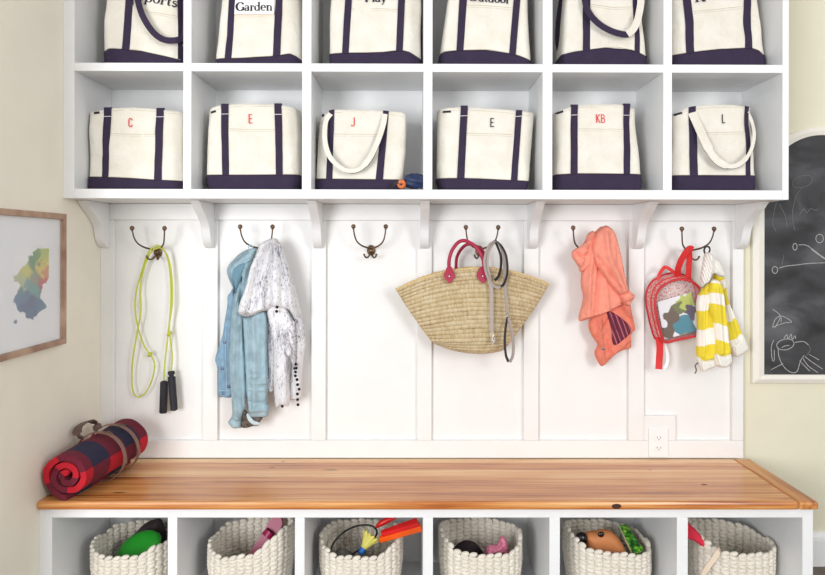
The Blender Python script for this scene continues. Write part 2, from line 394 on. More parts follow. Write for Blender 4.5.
# ------------------------------------------------------------------ the setting
XL, XR = -1.202, 1.304          # left wall face, right face of the joinery
YW, YF = 0.0, -.018             # recessed panel, front of stiles
structure(B().box(-1.35, 3.2, .0125, .12, 0, 2.75).done('wall_back', 'wall', smooth=False))
structure(B().box(-1.35, XL, -.85, .0125, 0, 2.75).done('wall_left', 'wall_lightened', smooth=False))
structure(B().box(-1.35, 3.2, -4.6, .12, -.06, 0).done('floor', 'floor', smooth=False))
structure(B().box(-1.35, 3.2, -4.6, .12, 2.75, 2.8).done('ceiling', 'white', smooth=False))  # out of view, added to block sky light from above
bb = [(.012, 0), (-.006, 0), (-.006, .10), (-.004, .112), (-.001, .118), (.004, .127), (.012, .13)]
structure(B().prism(bb, 'x', XR+.002, 3.2).done('baseboard_back', 'white', smooth=False))
ZT, ZB = 1.409, .4255            # underside of the shelving, top of the bench
structure(B().box(XL, 1.286, .0, .0125, ZB, ZT).done('trim_1', 'panel', smooth=False))
def xp(px, y=YF): return P(px, 300, y).x
def zp(py, y=YF, px=412): return P(px, py, y).z
nt = 2
def trim(x0, x1, z0, z1, y0=YF, y1=-.0002):
    global nt
    o = B().box(x0, x1, y0, y1, z0, z1).done('trim_%d' % nt, 'panel', smooth=False); nt += 1
    auto(o, bev=.0015); return structure(o)
zr, zb = zp(220.3), zp(440.6)
trim(XL, 1.286, zr, ZT-.001); trim(XL, 1.286, ZB+.001, zb)
st = [(xp(99), xp(114)), (xp(203), xp(217.6)), (xp(311.5), xp(325.8)), (xp(417.5), xp(431.8)), (xp(524), xp(538.7)), (xp(629), xp(644.3)), (xp(732.8), 1.286)]
st[0] = (XL, st[0][1])
for a, b in st: trim(a, b, zb+.0005, zr-.0005)
trim(st[5][1]+.0005, xp(676), zb+.0005, zp(415.6))    # raised block round the socket
# ------------------------------------------------------------------ upper shelving
YU = -.309
SX0, SX1 = XL, XR+.0
SZ0, SZ1, SM0, SM1, STOP = 1.409, 1.4416, 1.848, 1.8765, 2.31
def xu(px): return P(px, 130, YU).x
shelf = thing('cubby_shelf', (0.05, -.15, SZ0), 'white wall-mounted cubby shelving with two rows of open boxes above the hooks', 'shelving')
def wpart(name, x0, x1, y0, y1, z0, z1, par, bev=.0015, mat='white'):
    o = B().box(x0, x1, y0, y1, z0, z1).done(name, mat, par, smooth=False); auto(o, bev=bev); return o
wpart('side_panel', SX0, xu(74.2), YU, -.001, SZ0, STOP, shelf)
wpart('side_panel', xu(782.5), SX1, YU, -.001, SZ0, STOP, shelf)
divs = [(183.1, 191.3), (302, 311.3), (423.3, 432.4), (542.6, 552.4), (663.3, 672)]
for a, b in divs: wpart('divider', xu(a), xu(b), YU, -.008, SZ1, STOP-.03, shelf)
wpart('shelf', xu(74.2), xu(782.5), YU+.0005, -.008, SZ0, SZ1, shelf)
edges = [xu(74.2)]+[xu(v) for ab in divs for v in ab]+[xu(782.5)]
for i in range(6): wpart('shelf', edges[2*i], edges[2*i+1], YU+.0005, -.008, SM0, SM1, shelf)
wpart('top_panel', xu(74.2), xu(782.5), YU+.0005, -.008, STOP-.03, STOP, shelf)
wpart('back_panel', xu(74.2), xu(782.5), -.008, -.001, SZ0, STOP, shelf)
prof = [(.0, 0), (.197, 0), (.197, -.004), (.185, -.010), (.163, -.026), (.140, -.039), (.118, -.052), (.096, -.066), (.078, -.082), (.066, -.099), (.059, -.118), (.052, -.137), (.040, -.154), (.022, -.166), (0, -.173)]
pr = crom([(a, b, 0) for a, b in prof[2:]], 4)
pr = [(0, 0), (.197, 0)]+[(p.x, p.y) for p in pr]
cx = [XL+.0185, (st[1][0]+st[1][1])/2, (st[2][0]+st[2][1])/2, (st[3][0]+st[3][1])/2-.002, (st[4][0]+st[4][1])/2, (st[5][0]+st[5][1])/2, 1.286-.018]
for c in cx:
    o = B().prism([(YF-.0005-a, SZ0-.0005+b) for a, b in pr], 'x', c-.0165, c+.0165).done('bracket', 'white', shelf, smooth=False); auto(o, bev=.002)
# ------------------------------------------------------------------ bench
YBF = -.461
bench = thing('bench_cabinet', (0.05, -.24, 0), 'white built-in bench base with six open cubbies for rope baskets', 'bench')
def xb(px): return P(px, 545, YBF).x
BZ = .367
bd = [(52, None), (167.6, 177.2), (294.8, 304.6), (423, 433), (549.4, 560), (677, 688), (804, None)]
wpart('side_panel', XL, xb(52), YBF, YF-.001, 0, .398, bench)
wpart('side_panel', xb(802.5), XR, YBF, YF-.001, 0, .398, bench)
for a, b in bd[1:-1]: wpart('divider', xb(a), xb(b), YBF+.0003, -.03, .06, BZ, bench)
wpart('top_rail', xb(52), xb(802.5), YBF+.0005, YF-.001, BZ, .398, bench)
wpart('bottom_shelf', xb(52), xb(802.5), YBF+.0005, YF-.001, .0, .03, bench)
wpart('back_panel', xb(52), xb(802.5), -.03, YF-.001, .03, BZ, bench)
topo = thing('wooden_bench_top', (0.05, -.24, .3985), 'long honey-coloured pine bench top with visible grain and a breadboard end', 'bench top')
wpart('plank_top', XL+.0006, 1.2475, -.482, YF-.0006, .3985, .4255, topo, .008, 'wood')
wpart('breadboard_end', 1.2485, 1.312, -.482, YF-.0006, .3985, .4255, topo, .008, 'wood_end')
for px, py, rx_, ry_ in ((704, 484.5, .011, .006), (283, 461.5, .006, .003), (272, 467.5, .008, .0035), (650, 470, .006, .003)):
    r_ = ray(px, py); k_ = CAMLOC+r_*((.4257-CAMLOC.z)/r_.z); B().ell(k_, (rx_, ry_, .0005), seg=16).done('knot', 'knot', topo)
k_ = P(616.5, 506, -.482); B().ell(k_+Vector((0, 0, -.001)), (.016, .0006, .0085), seg=18).done('knot', 'knot', topo)
# ------------------------------------------------------------------ coat hooks
def hook_mesh(root, c, flip=False, tilt=0):
    b = B()
    b.ell(c+Vector((0, -.006, 0)), (.0165, .006, .021), seg=16)
    b.ell(c+Vector((0, -.013, 0)), (.010, .006, .012), seg=12)
    b.done('backplate', 'bronze', root)
    for s in (-1, 1):
        pts = [(0, -.012, .004), (s*.012, -.030, .010), (s*.032, -.058, .018), (s*.049, -.082, .034), (s*.057, -.098, .058), (s*.0605, -.105, .086)]
        if tilt: pts = [(x, y, z+(tilt*x)) for x, y, z in pts]
        q = [c+Vector(p) for p in crom(pts, 6)]
        a = B().tube(q, [.0042-.0014*min(1, i/len(q)*1.4) for i in range(len(q))], 8).done('arm', 'bronze', root)
        B().ell(q[-1]+Vector((0, 0, .004)), (.0088, .0088, .0088), seg=14).ell(q[-1]+Vector((0, 0, -.004)), (.005, .005, .004), seg=10).done('knob', 'bronze', a)
        pts = [(s*.002, -.012, -.008), (s*.006, -.028, -.020), (s*.013, -.044, -.028), (s*.020, -.054, -.024), (s*.0235, -.058, -.016)]
        q = [c+Vector(p) for p in crom(pts, 5)]
        B().tube(q, .0034, 7).ell(q[-1], (.0045, .0045, .0045), seg=8).done('lower_hook', 'bronze', root)
hx = [(158.4, 252), (262.3, 250.5), (371.2, 250.3), (479.3, 251), (582.5, 251.5), (687, 252.5)]
hl = ['double coat hook holding the lime green jump rope', 'double coat hook holding the denim jacket and printed scarf', 'empty bronze double coat hook in the third panel',
      'double coat hook holding the straw tote and grey leash', 'double coat hook mostly hidden behind the coral jacket', 'double coat hook holding the red clear backpack and yellow striped cardigan']
HC = []
for (px, py), lb in zip(hx, hl):
    c = P(px, py, -.0005); HC.append(c)
    t = thing('coat_hook', c, lb, 'coat hook', 'bronze double coat hooks'); hook_mesh(t, c)
# ------------------------------------------------------------------ socket
c0, c1 = P(648.3, 457.2, YF), P(667.8, 428, YF)
ot = thing('power_outlet', ((c0.x+c1.x)/2, YF-.0005, c0.z), 'white double electrical outlet on the wall just above the bench top', 'outlet')
wpart('cover_plate', c0.x, c1.x, YF-.0065, YF-.0005, c0.z+.002, c1.z, ot, .002, 'plastic_white')
oc = (c0.x+c1.x)/2; zc = (c0.z+c1.z)/2
for s in (-1, 1):
    z = zc+s*.0195
    b = B(); pf = [(oc+.0165*math.cos(a)*(1 if abs(math.sin(a)) < .8 else 1), z+max(-.0135, min(.0135, .0165*math.sin(a)))) for a in [2*PI*i/32 for i in range(32)]]
    r = b.prism(pf, 'y', YF-.0088, YF-.0066).done('socket_face', 'plastic_white', ot, smooth=False)
    B().box(oc-.0075, oc-.0055, YF-.0092, YF-.0089, z-.001, z+.006).box(oc+.0055, oc+.0075, YF-.0092, YF-.0089, z-.001, z+.006).ell(Vector((oc, YF-.009, z-.006)), (.0022, .0004, .0022), seg=10).done('slot', 'slot', r, smooth=False)
B().ell(Vector((oc, YF-.0066, zc)), (.003, .0012, .003), seg=10).done('screw', 'plastic_white', ot)
# ------------------------------------------------------------------ letters drawn as strokes
def arc(cx, cy, rx, ry, a0, a1, w0=.05, w1=.15, n=14):
    o = []
    for i in range(n+1):
        a = math.radians(a0+(a1-a0)*i/n); o.append((cx+rx*math.cos(a), cy+ry*math.sin(a), w0+(w1-w0)*abs(math.cos(a))**1.3))
    return o
def stem(x, y0, y1, w=.14): return [(x, y0, w), (x, y1, w)]
def ser(x, y, l=.14, w=.04): return [(x-l, y, w), (x+l, y, w)]
XH = .62
SERIF = {
 'S': (.62, [arc(.3, .75, .2, .22, 20, 200, .05, .1)+arc(.3, .27, .24, .25, 60, -150, .13, .12), stem(.5, .78, .98, .04), stem(.06, .02, .24, .04)]),
 'G': (.86, [arc(.44, .5, .36, .48, 40, 320, .05, .17, 24), stem(.74, .05, .42, .13), ser(.72, .42, .15), stem(.76, .72, .95, .04)]),
 'P': (.68, [stem(.18, 0, 1, .15), ser(.18, 0), ser(.14, .98, .1), arc(.3, .74, .26, .24, 90, -90, .05, .16), [(.18, .98, .04), (.3, .98, .04)], [(.18, .5, .04), (.3, .5, .04)]]),
 'O': (.94, [arc(.47, .5, .38, .48, 0, 360, .05, .17, 30)]),
 'R': (.82, [stem(.18, 0, 1, .15), ser(.18, 0), ser(.14, .98, .1), arc(.3, .76, .24, .22, 90, -90, .05, .15), [(.18, .98, .04), (.3, .98, .04)], [(.18, .54, .04), (.32, .54, .04)], [(.36, .54, .1), (.62, .05, .16), (.76, .02, .05)], ser(.7, .0, .09)]),
 'a': (.54, [arc(.24, .44, .17, .17, 160, 30, .04, .09, 8)+[(.39, .4, .12), (.39, .1, .12), (.43, .03, .08), (.5, .06, .03)], arc(.22, .17, .15, .16, 60, 320, .04, .12, 14)]),
 'r': (.46, [stem(.15, 0, XH, .12), ser(.15, 0, .12), ser(.1, XH-.02, .07), arc(.29, .42, .14, .18, 150, 50, .03, .08, 8), arc(.38, .53, .03, .03, 0, 360, .06, .07, 8)]),
 'd': (.62, [arc(.26, .31, .2, .3, 40, 320, .04, .13, 20), stem(.46, 0, 1.0, .12), ser(.41, .98, .08), ser(.5, .02, .07)]),
 'e': (.54, [arc(.27, .31, .2, .29, 0, 310, .04, .12, 20), [(.08, .32, .04), (.47, .32, .04)]]),
 'n': (.66, [stem(.15, 0, XH, .12), ser(.15, 0, .11), ser(.1, XH-.02, .07), arc(.33, .4, .16, .2, 165, 0, .04, .1, 10)+[(.49, .0, .12)], ser(.49, 0, .11)]),
 'p': (.64, [stem(.15, -.3, XH, .12), ser(.15, -.3, .11), ser(.1, XH-.02, .07), arc(.34, .31, .2, .3, 140, -140, .04, .13, 20)]),
 'o': (.58, [arc(.28, .31, .21, .29, 0, 360, .04, .13, 22)]),
 't': (.4, [[(.17, .85, .04), (.17, .62, .12), (.17, .12, .12), (.22, .03, .08), (.34, .06, .03)], [(.04, XH-.02, .04), (.33, XH-.02, .04)]]),
 's': (.46, [arc(.21, .46, .12, .14, 30, 220, .04, .08, 10)+arc(.22, .16, .15, .15, 60, -160, .1, .09, 12), stem(.36, .48, .6, .03), stem(.07, .02, .16, .03)]),
 'l': (.32, [stem(.16, 0, 1.0, .12), ser(.16, 0, .11), ser(.11, .98, .07)]),
 'y': (.56, [[(.08, XH, .12), (.3, .02, .12)], [(.48, XH, .05), (.3, .02, .05), (.2, -.24, .05), (.1, -.27, .09)], ser(.1, XH-.02, .1), ser(.47, XH-.02, .09)]),
 'u': (.64, [[(.16, XH, .12), (.16, .2, .12)]+arc(.32, .2, .16, .18, 190, 330, .05, .1, 8), stem(.48, 0, XH, .12), ser(.11, XH-.02, .07), ser(.43, XH-.02, .07), ser(.53, .02, .06)]),
}
SANS = {
 'C': (.56, [arc(.26, .74, .18, .22, 0, 180, .1, .1, 10)+arc(.26, .26, .18, .22, 180, 360, .1, .1, 10)]),
 'E': (.5, [stem(.1, 0, 1, .1), [(.1, .96, .1), (.44, .96, .1)], [(.1, .52, .1), (.4, .52, .1)], [(.1, .04, .1), (.44, .04, .1)]]),
 'J': (.46, [[(.38, 1, .1), (.38, .24, .1)]+arc(.22, .2, .16, .16, 0, -180, .1, .1, 8), ser(.38, .97, .1, .06)]),
 'K': (.56, [stem(.1, 0, 1, .1), [(.46, 1, .1), (.12, .48, .1)], [(.2, .56, .1), (.48, 0, .1)]]),
 'B': (.56, [stem(.1, 0, 1, .1), [(.1, .96, .1), (.24, .96, .1)]+arc(.26, .75, .17, .2, 90, -90, .1, .1, 8)+[(.1, .53, .1)], [(.24, .53, .1)]+arc(.26, .28, .2, .24, 90, -90, .1, .1, 8)+[(.1, .04, .1)]]),
 'L': (.46, [stem(.1, 0, 1, .1), [(.1, .04, .1), (.42, .04, .1)]]),
}
# ------------------------------------------------------------------ canvas totes
def interp(pts, x):
    if x <= pts[0][0]: return pts[0][1]
    for (a, b), (c, d) in zip(pts, pts[1:]):
        if x <= c: return b+(d-b)*((x-a)/(c-a))
    return pts[-1][1]
class Tote:
    def __init__(s, seed, zfloor, left, right, top, band, yf=-.235, dep=.15):
        """left/right: [(px,py)...] side outlines, top: [(px,py)] rim, band: [(px,py)] upper edge of the base"""
        s.seed = seed; s.z0 = zfloor; s.yf = yf
        W = lambda q: P(q[0], q[1], yf)
        WS = lambda q: P(q[0], q[1], yf+.03)
        L = sorted([(W(q).z, WS(q).x) for q in left]); R = sorted([(W(q).z, WS(q).x) for q in right])
        s.L, s.R = L, R; s.top = [(W(q).x, W(q).z) for q in top]; s.band = [(W(q).x, W(q).z) for q in band]
        s.dep = dep; s.yc = yf+dep/2
    def xc(s, z): return (s.xl(z)+s.xr(z))/2
    def xl(s, z): return interp(s.L, z)
    def xr(s, z): return interp(s.R, z)
    def hd(s, z): return s.dep/2*(1-.12*min(1, max(0, (z-s.z0)/.25)))
    def bump(s, x, z): 
        k = min(1, max(0, (z-s.z0)/.1))
        return .012*noise.noise(Vector((x*11, s.seed*7.3, z*9)))*k+.0035*noise.noise(Vector((x*34, s.seed*3.1, z*22)))*k
    def surf(s, x, z, off=0):
        xc = s.xc(z); hw = (s.xr(z)-s.xl(z))/2; t = max(-.995, min(.995, (x-xc)/hw))
        y = s.yc-s.hd(z)*(1-abs(t)**8)**(1/8)
        return Vector((x, y-s.bump(x, z)-off, z))
    def shell(s, ztopf, off, nv, nth=96, z0=None):
        v = []; z0 = s.z0 if z0 is None else z0
        for j in range(nv+1):
            for k in range(nth):
                a = 2*PI*k/nth; ca, sa = math.cos(a), math.sin(a); e = 2/8
                tx = math.copysign(abs(ca)**e, ca); ty = math.copysign(abs(sa)**e, sa)
                zz = z0; 
                xg = s.xc(z0)+tx*(s.xr(z0)-s.xl(z0))/2
                zt = ztopf(xg, -ty); z = z0+(zt-z0)*j/nv
                hw = (s.xr(z)-s.xl(z))/2+off; x = s.xc(z)+tx*hw; y = s.yc+ty*(s.hd(z)+off)
                if ty < 0: y -= s.bump(x, z)*min(1, -ty*1.2)
                # rounded bottom corner
                r = max(0, 1-(z-s.z0)/.012); x -= tx*.006*r*r; y -= ty*.006*r*r
                v.append((x, y, z))
        f = [(j*nth+k, j*nth+(k+1) % nth, (j+1)*nth+(k+1) % nth, (j+1)*nth+k) for j in range(nv) for k in range(nth)]
        f.append(tuple(range(nth)))
        return v, f
    def patch(s, xa, xb, za, zb, off, nx=10, nz=14, th=.0012):
        """raised rectangle on the front; xa, xb functions of z; za, zb functions of x"""
        v = []; 
        for layer in (off+th, off-.0008):
            for j in range(nz+1):
                for i in range(nx+1):
                    zm = (za(0)+zb(0))/2 if False else None
                    u = i/nx; w = j/nz
                    x = None; z = za_ = None
                    xm = xa(s.z0+.1)*(1-u)+xb(s.z0+.1)*u
                    z = za(xm)*(1-w)+zb(xm)*w; x = xa(z)*(1-u)+xb(z)*u
                    v.append(s.surf(x, z, layer))
        n = (nx+1)*(nz+1); f = []
        for j in range(nz):
            for i in range(nx):
                a = j*(nx+1)+i; f.append((a, a+1, a+nx+2, a+nx+1)); f.append((n+a, n+a+nx+1, n+a+nx+2, n+a+1))
        rim = [i for i in range(nx+1)]+[j*(nx+1)+nx for j in range(1, nz+1)]+[nz*(nx+1)+i for i in range(nx-1, -1, -1)]+[j*(nx+1) for j in range(nz-1, 0, -1)]
        for i in range(len(rim)):
            a, b2 = rim[i], rim[(i+1) % len(rim)]; f.append((a, b2, n+b2, n+a))
        return v, f
    def stroke(s, b, pts, off, th=.0006):
        """pts [(x,z,w)] in world on the front surface"""
        out = []
        for (x0, z0, w0), (x1, z1, w1) in zip(pts, pts[1:]):
            n = max(1, int(math.hypot(x1-x0, z1-z0)/.006))
            for i in range(n): t = i/n; out.append((x0+(x1-x0)*t, z0+(z1-z0)*t, w0+(w1-w0)*t))
        out.append(pts[-1])
        b.ribbon([s.surf(x, z, off) for x, z, w in out], (0, -1, 0), [w for x, z, w in out], th)
    def text(s, txt, font, A, H, root, mat, name, Bp=None, off=.0035, sx=1.0):
        """A: px of the baseline start, H: cap height in px, Bp: px of baseline end (scales the width)"""
        F = SERIF if font == 'serif' else SANS
        tot = sum(F[c][0] for c in txt)
        ax = Vector((A[0], A[1])); 
        if Bp: d = (Vector(Bp)-ax)/tot
        else: d = Vector((H*sx, 0))
        up = Vector((d.y, -d.x)).normalized()*H; b = B(); cur = 0; sc = 1/scale_at(s.yf)
        wscale = H*sc
        for c in txt:
            w, strokes = F[c]
            for stt in strokes:
                q = []
                for x, y, ww in stt:
                    p = ax+d*(cur+x)+up*y; wp = P(p.x, p.y, s.yf); q.append((wp.x, wp.z, ww*wscale*(1.55 if font == 'serif' else 1.05)))
                s.stroke(b, q, off)
            cur += w
        return b.done(name, mat, root, smooth=False)
def tote(seed, row, left, right, top, band, straps, pocket, label, hem=True, stitch=None, text=None, tagpx=None, handle=None, yf=-.235, strap_over=True, bag_group='cream canvas totes in the cubbies', back_handle=None, patch=None, pocket_mat='seam'):
    zf = (SZ1 if row == 2 else SM1)+.0008
    T = Tote(seed, zf, left, right, top, band, yf)
    W = lambda q: P(q[0], q[1], yf)
    root = thing('tote_bag', (T.xc(zf), T.yc, zf), label, 'tote bag', bag_group)
    top_f = lambda x, f: interp(T.top, x)+(0 if f > 0 else .004)
    v, f = T.shell(top_f, 0, 30)
    o = mesh('body', v, f, 'canvas', root); m = o.modifiers.new('cloth', 'SOLIDIFY'); m.thickness = .0025; m.offset = -1
    bz = lambda x: interp(T.band, x)
    v, f = T.shell(lambda x, fr: bz(x) if fr > 0 else bz(x)*max(0, 1+fr)+min(T.band[0][1], T.band[-1][1])*(1-max(0, 1+fr)), .0022, 8)
    o = mesh('base', v, f, 'navy', root); m = o.modifiers.new('cloth', 'SOLIDIFY'); m.thickness = .002; m.offset = -1
    # light seam along the base edge
    b = B(); n = 60; xa, xb_ = T.band[0][0], T.band[-1][0]; zm = zf+.05
    xa, xb_ = max(xa, T.xl(zm)+.004), min(xb_, T.xr(zm)-.004)
    b.ribbon([T.surf(xa+(xb_-xa)*i/n, bz(xa+(xb_-xa)*i/n)+.0008, .003) for i in range(n+1)], (0, -1, 0), .0016, .001)
    # pocket
    sl, sr = straps
    def sx_(sp, side):  # inner/outer edge of a strap as function of z
        (b0, b1), (t0, t1), yb, yt = sp
        q0 = W(((b1 if side else b0), yb)); q1 = W(((t1 if side else t0), yt))
        return lambda z: q0.x+(q1.x-q0.x)*(z-q0.z)/(q1.z-q0.z)
    pl = [(W(q).x, W(q).z) for q in pocket]
    v, f = T.patch(sx_(sl, 1), sx_(sr, 0), bz, lambda x: interp(pl, x), .0008, 14, 16)
    pk = mesh('pocket', v, f, 'pocket', root)
    bq = B(); xs = [pl[0][0]+(pl[-1][0]-pl[0][0])*i/20 for i in range(21)]
    bq.ribbon([T.surf(x, interp(pl, x)-.0004, .0026) for x in xs], (0, -1, 0), .0015, .0008)
    bq.ribbon([T.surf(x, interp(pl, x)-.0075, .0026) for x in xs], (0, -1, 0), .0008, .0006)
    bq.done('pocket_hem', pocket_mat, pk)
    for sp in (sl, sr):
        e0, e1 = sx_(sp, 0), sx_(sp, 1)
        v, f = T.patch(e0, e1, lambda x: bz(x)-.002, lambda x: interp(T.top, x)+(.0015 if strap_over else -.0), .0024, 3, 34, .0016)
        so = mesh('strap', v, f, 'navy', root)
        if strap_over:
            x0, x1 = e0(interp(T.top, (e0(zf+.28)+e1(zf+.28))/2)), e1(interp(T.top, (e0(zf+.28)+e1(zf+.28))/2)); xm = (x0+x1)/2; zt = interp(T.top, xm)
            pz = T.surf(xm, zt-.012, .0034); pt = T.surf(xm, zt, .0034)
            B().ribbon(crom([pz, pt+Vector((0, 0, .001)), pt+Vector((0, .006, .005)), pt+Vector((0, .014, .002)), pt+Vector((0, .017, -.03)), pt+Vector((0, .018, -.08))], 4), [(0, -1, 0)]*9+[(0, -.3, 1)]*4+[(0, 1, 0)]*8, x1-x0, .002).done('strap_fold', 'navy', so)
            if stitch:
                zs = W((xm, stitch)).z; 
                B().ribbon([T.surf(x0-.004+(x1-x0+.008)*i/4, zs+.0012*i/4, .0048) for i in range(5)], (0, -1, 0), .0018, .0008).done('stitch', 'thread', so)
    b.done('base_seam', 'seam', root)
    if hem and row == 2:
        xs = [T.xl(zf+.2)+.006+(T.xr(zf+.2)-T.xl(zf+.2)-.012)*i/40 for i in range(41)]
        B().ribbon([T.surf(x, interp(T.top, x)-.010, .0004) for x in xs], (0, -1, 0), .0010, .0006).done('rim_seam', 'seam', root)
    if tagpx:
        a, c = tagpx; q0, q1 = W(a), W(c)
        B().ribbon([T.surf(q0.x+(q1.x-q0.x)*i/4, q0.z+(q1.z-q0.z)*i/4, .002) for i in range(5)], (0, -1, 0), .0075, .0012).done('side_label', 'black_thread', root)
    if patch:
        (xa, xb2), (ya, yb) = patch; q0 = W((xa, yb)); q1 = W((xb2, ya))
        v, f = T.patch(lambda z: q0.x, lambda z: q1.x, lambda x: q0.z, lambda x: q1.z, .0022, 8, 5, .0006); mesh('name_patch', v, f, 'patch', root)
    if text: 
        for tx in text: T.text(*tx[:4], root, *tx[4:])
    if handle:
        for pts, wid, fmat, name in handle:
            q = [W((x, y)) for x, y, d in pts]
            pp = [Vector((w.x, T.surf(w.x, w.z).y-d, w.z)) if True else w for w, (x, y, d) in zip(q, pts)]
            pp = crom(pp, 6)
            hb = B().ribbon(pp, (0, -1, .0), wid, .002).done(name, fmat[0], root)
            if fmat[1]:
                B().ribbon([p+Vector((.0012, .0024, -.0012)) for p in pp], (0, -1, 0), ([w for w in wid] if isinstance(wid, list) else wid), .0018).done(name+'_underside', fmat[1], root)
    if back_handle:
        q = [P(x, y, T.yc+.02) for x, y in back_handle]
        B().ribbon(crom(q, 6), (-1, -.5, 0), .024, .002).done('handle', 'navy', root)
    return root, T
def st2(b0, b1, t0, t1, yb, yt): return ((b0, b1), (t0, t1), yb, yt)
# lower row
tote(1, 2, [(90.2, 189), (90.4, 178), (90.6, 111)], [(184, 189), (185.5, 178), (184.5, 110)], [(90.6, 111.4), (101, 110), (110, 107.8), (128, 106.6), (154, 108), (165, 109.5), (184.5, 111)],
     [(90, 176.5), (120, 177.3), (154, 179.6), (186, 181)], (st2(101.7, 108.1, 103.6, 110.8, 177, 108), st2(154.2, 161.8, 155.4, 162.4, 178.5, 108)), [(108, 133.4), (155, 134)],
     'cream canvas tote with purple base and a red letter C', stitch=116, text=[('C', 'sans', (127.6, 126.8), 9, 'red_thread', 'monogram', None)], tagpx=((93, 112.6), (99, 112.3)))
tote(2, 2, [(212, 189), (208, 182), (207.2, 175), (207.4, 150), (209.2, 108)], [(297, 189), (299.5, 182), (299.9, 175), (299, 140), (297, 107)], [(209, 108.5), (221, 105), (234, 103.6), (250, 102.8), (272, 103.4), (282, 105), (297, 107.5)],
     [(207, 174.8), (300, 174.4)], (st2(222.4, 229, 220.6, 227.9, 175, 104), st2(276, 282.9, 274, 281, 175, 104)), [(228, 128.6), (276, 129.2)],
     'cream canvas tote with purple base and a red letter E', stitch=113.4, text=[('E', 'sans', (247.6, 122.8), 9, 'red_thread', 'monogram', None)], tagpx=((209.6, 111.8), (215, 110.6)))
tote(3, 2, [(317.2, 189), (316.4, 178), (318, 140), (321, 112)], [(401, 189), (402.4, 178), (405.5, 150), (406.5, 113)], [(321, 114), (326, 110), (333, 108.9), (350, 109), (375, 110), (395, 111.8), (406.5, 114)],
     [(313, 178.4), (340, 178.8), (403, 179.6)], (st2(326, 332.4, 328.6, 334, 179, 112), st2(375.6, 383, 383, 388.6, 179, 112)), [(332.5, 133.6), (377, 134.2)],
     'cream canvas tote with a red letter J and its cream handle hanging down', strap_over=False, text=[('J', 'sans', (350.6, 126), 9, 'red_thread', 'monogram', None)], tagpx=((321.8, 116), (323.4, 113.6)),
     handle=[([(330.5, 113.5, .006), (326, 122, .018), (325.6, 140, .03), (329.5, 155, .036), (336, 164, .038), (345, 170.6, .038), (355, 171.6, .038), (363, 168, .038), (371, 158, .034), (378, 142, .028), (383, 126, .016), (385, 114, .006)], [.017]*24+[.015]*20+[.019]*40, ('canvas', 'navy'), 'handle')])
tote(4, 2, [(441, 189), (437.5, 180), (436.8, 170), (437.7, 110)], [(526.5, 189), (529, 179), (532, 140), (534, 112.5)], [(437.7, 109.8), (445, 108), (462, 106.5), (480, 107.4), (500, 108.8), (516, 110.5), (534, 113)],
     [(436.5, 178.2), (470, 178), (530, 181)], (st2(457, 464.4, 460.8, 467.8, 178, 107.5), st2(510.8, 517.4, 516.4, 522.4, 179.5, 111)), [(465, 133), (513, 134.4)],
     'cream canvas tote with a black letter E in the lower row', stitch=114.6, text=[('E', 'sans', (490, 126.8), 9, 'black_thread', 'monogram', None)], tagpx=((443, 111.4), (451, 111.2)))
tote(5, 2, [(553, 189), (553.6, 177), (556, 150), (555, 110)], [(640, 189), (641, 180), (640, 172), (634.5, 108)], [(554.6, 111), (571, 106.4), (585, 103.8), (600, 103.4), (624, 104), (630, 105.4), (634.5, 108)],
     [(553, 174.6), (580, 173.2), (641, 174)], (st2(570.5, 577.6, 571.5, 578, 173.5, 106), st2(623.5, 630, 624, 630.4, 173.5, 106)), [(577.5, 128.6), (624, 129)],
     'cream canvas tote with the red letters KB', stitch=113.3, text=[('KB', 'sans', (596, 122.8), 9, 'red_thread', 'monogram', None)], tagpx=((557, 112.6), (564, 110.6)))
tote(6, 2, [(669.5, 189), (669.5, 178), (670.5, 112)], [(753.5, 189), (754, 176), (752, 140), (749, 106)], [(669, 116), (676, 113), (684, 109), (692, 106), (708, 104.4), (725, 103.8), (740, 104.2), (749, 106)],
     [(667, 175.2), (754, 175.2)], (st2(690, 697.6, 690, 697, 175, 107), st2(746, 751, 746, 750.4, 175, 107)), [(704, 132.4), (746, 131.6)],
     'cream canvas tote with a black letter L and its handle hanging down', strap_over=False, text=[('L', 'sans', (722.6, 122.8), 9, 'black_thread', 'monogram', None)], tagpx=((675.5, 114.3), (683.5, 112)),
     handle=[([(693.5, 112, .005), (697, 124, .016), (702, 142, .03), (708, 156, .036), (716, 164, .038), (727, 167.2, .038), (737, 164, .038), (746, 153, .034), (752, 136, .026), (754, 120, .014), (749, 111.5, .003)], [.031]*16+[.025]*12+[.017]*12+[.012]*22, ('canvas', 'navy'), 'handle')])
# upper row (their tops are above the picture)
TOPY = -36
def up(seed, **k): return tote(seed, 1, **k)
up(11, left=[(106, 64), (104.8, 52), (105.5, 20), (109.5, -36)], right=[(184, 64), (185, 40), (181, -36)], top=[(109, TOPY), (181, TOPY)],
   band=[(104.6, 50.4), (108, 48.4), (113, 48), (128, 49), (141, 51), (160, 55), (186, 61)], straps=(st2(121.3, 129.3, 127, 134.5, 49.5, TOPY), st2(177.6, 184.5, 176, 182.5, 58, TOPY)), pocket=[(131, 4.5), (150, 11.5), (177, 15.5)],
   label='cream canvas tote with the word Sports and a drooping navy handle, upper left', text=[('Sports', 'serif', (134.5, -1.5), 9.5, 'black_thread', 'lettering', (176.5, 6.6))],
   handle=[([(135, -34, .005), (136, -15, .012), (140, 5, .022), (147, 21, .03), (157, 35.5, .034), (168, 42.5, .036), (180, 41.8, .036), (184, 36, .034), (185.5, 20, .03), (184, -10, .02)], .022, ('navy', None), 'handle')])
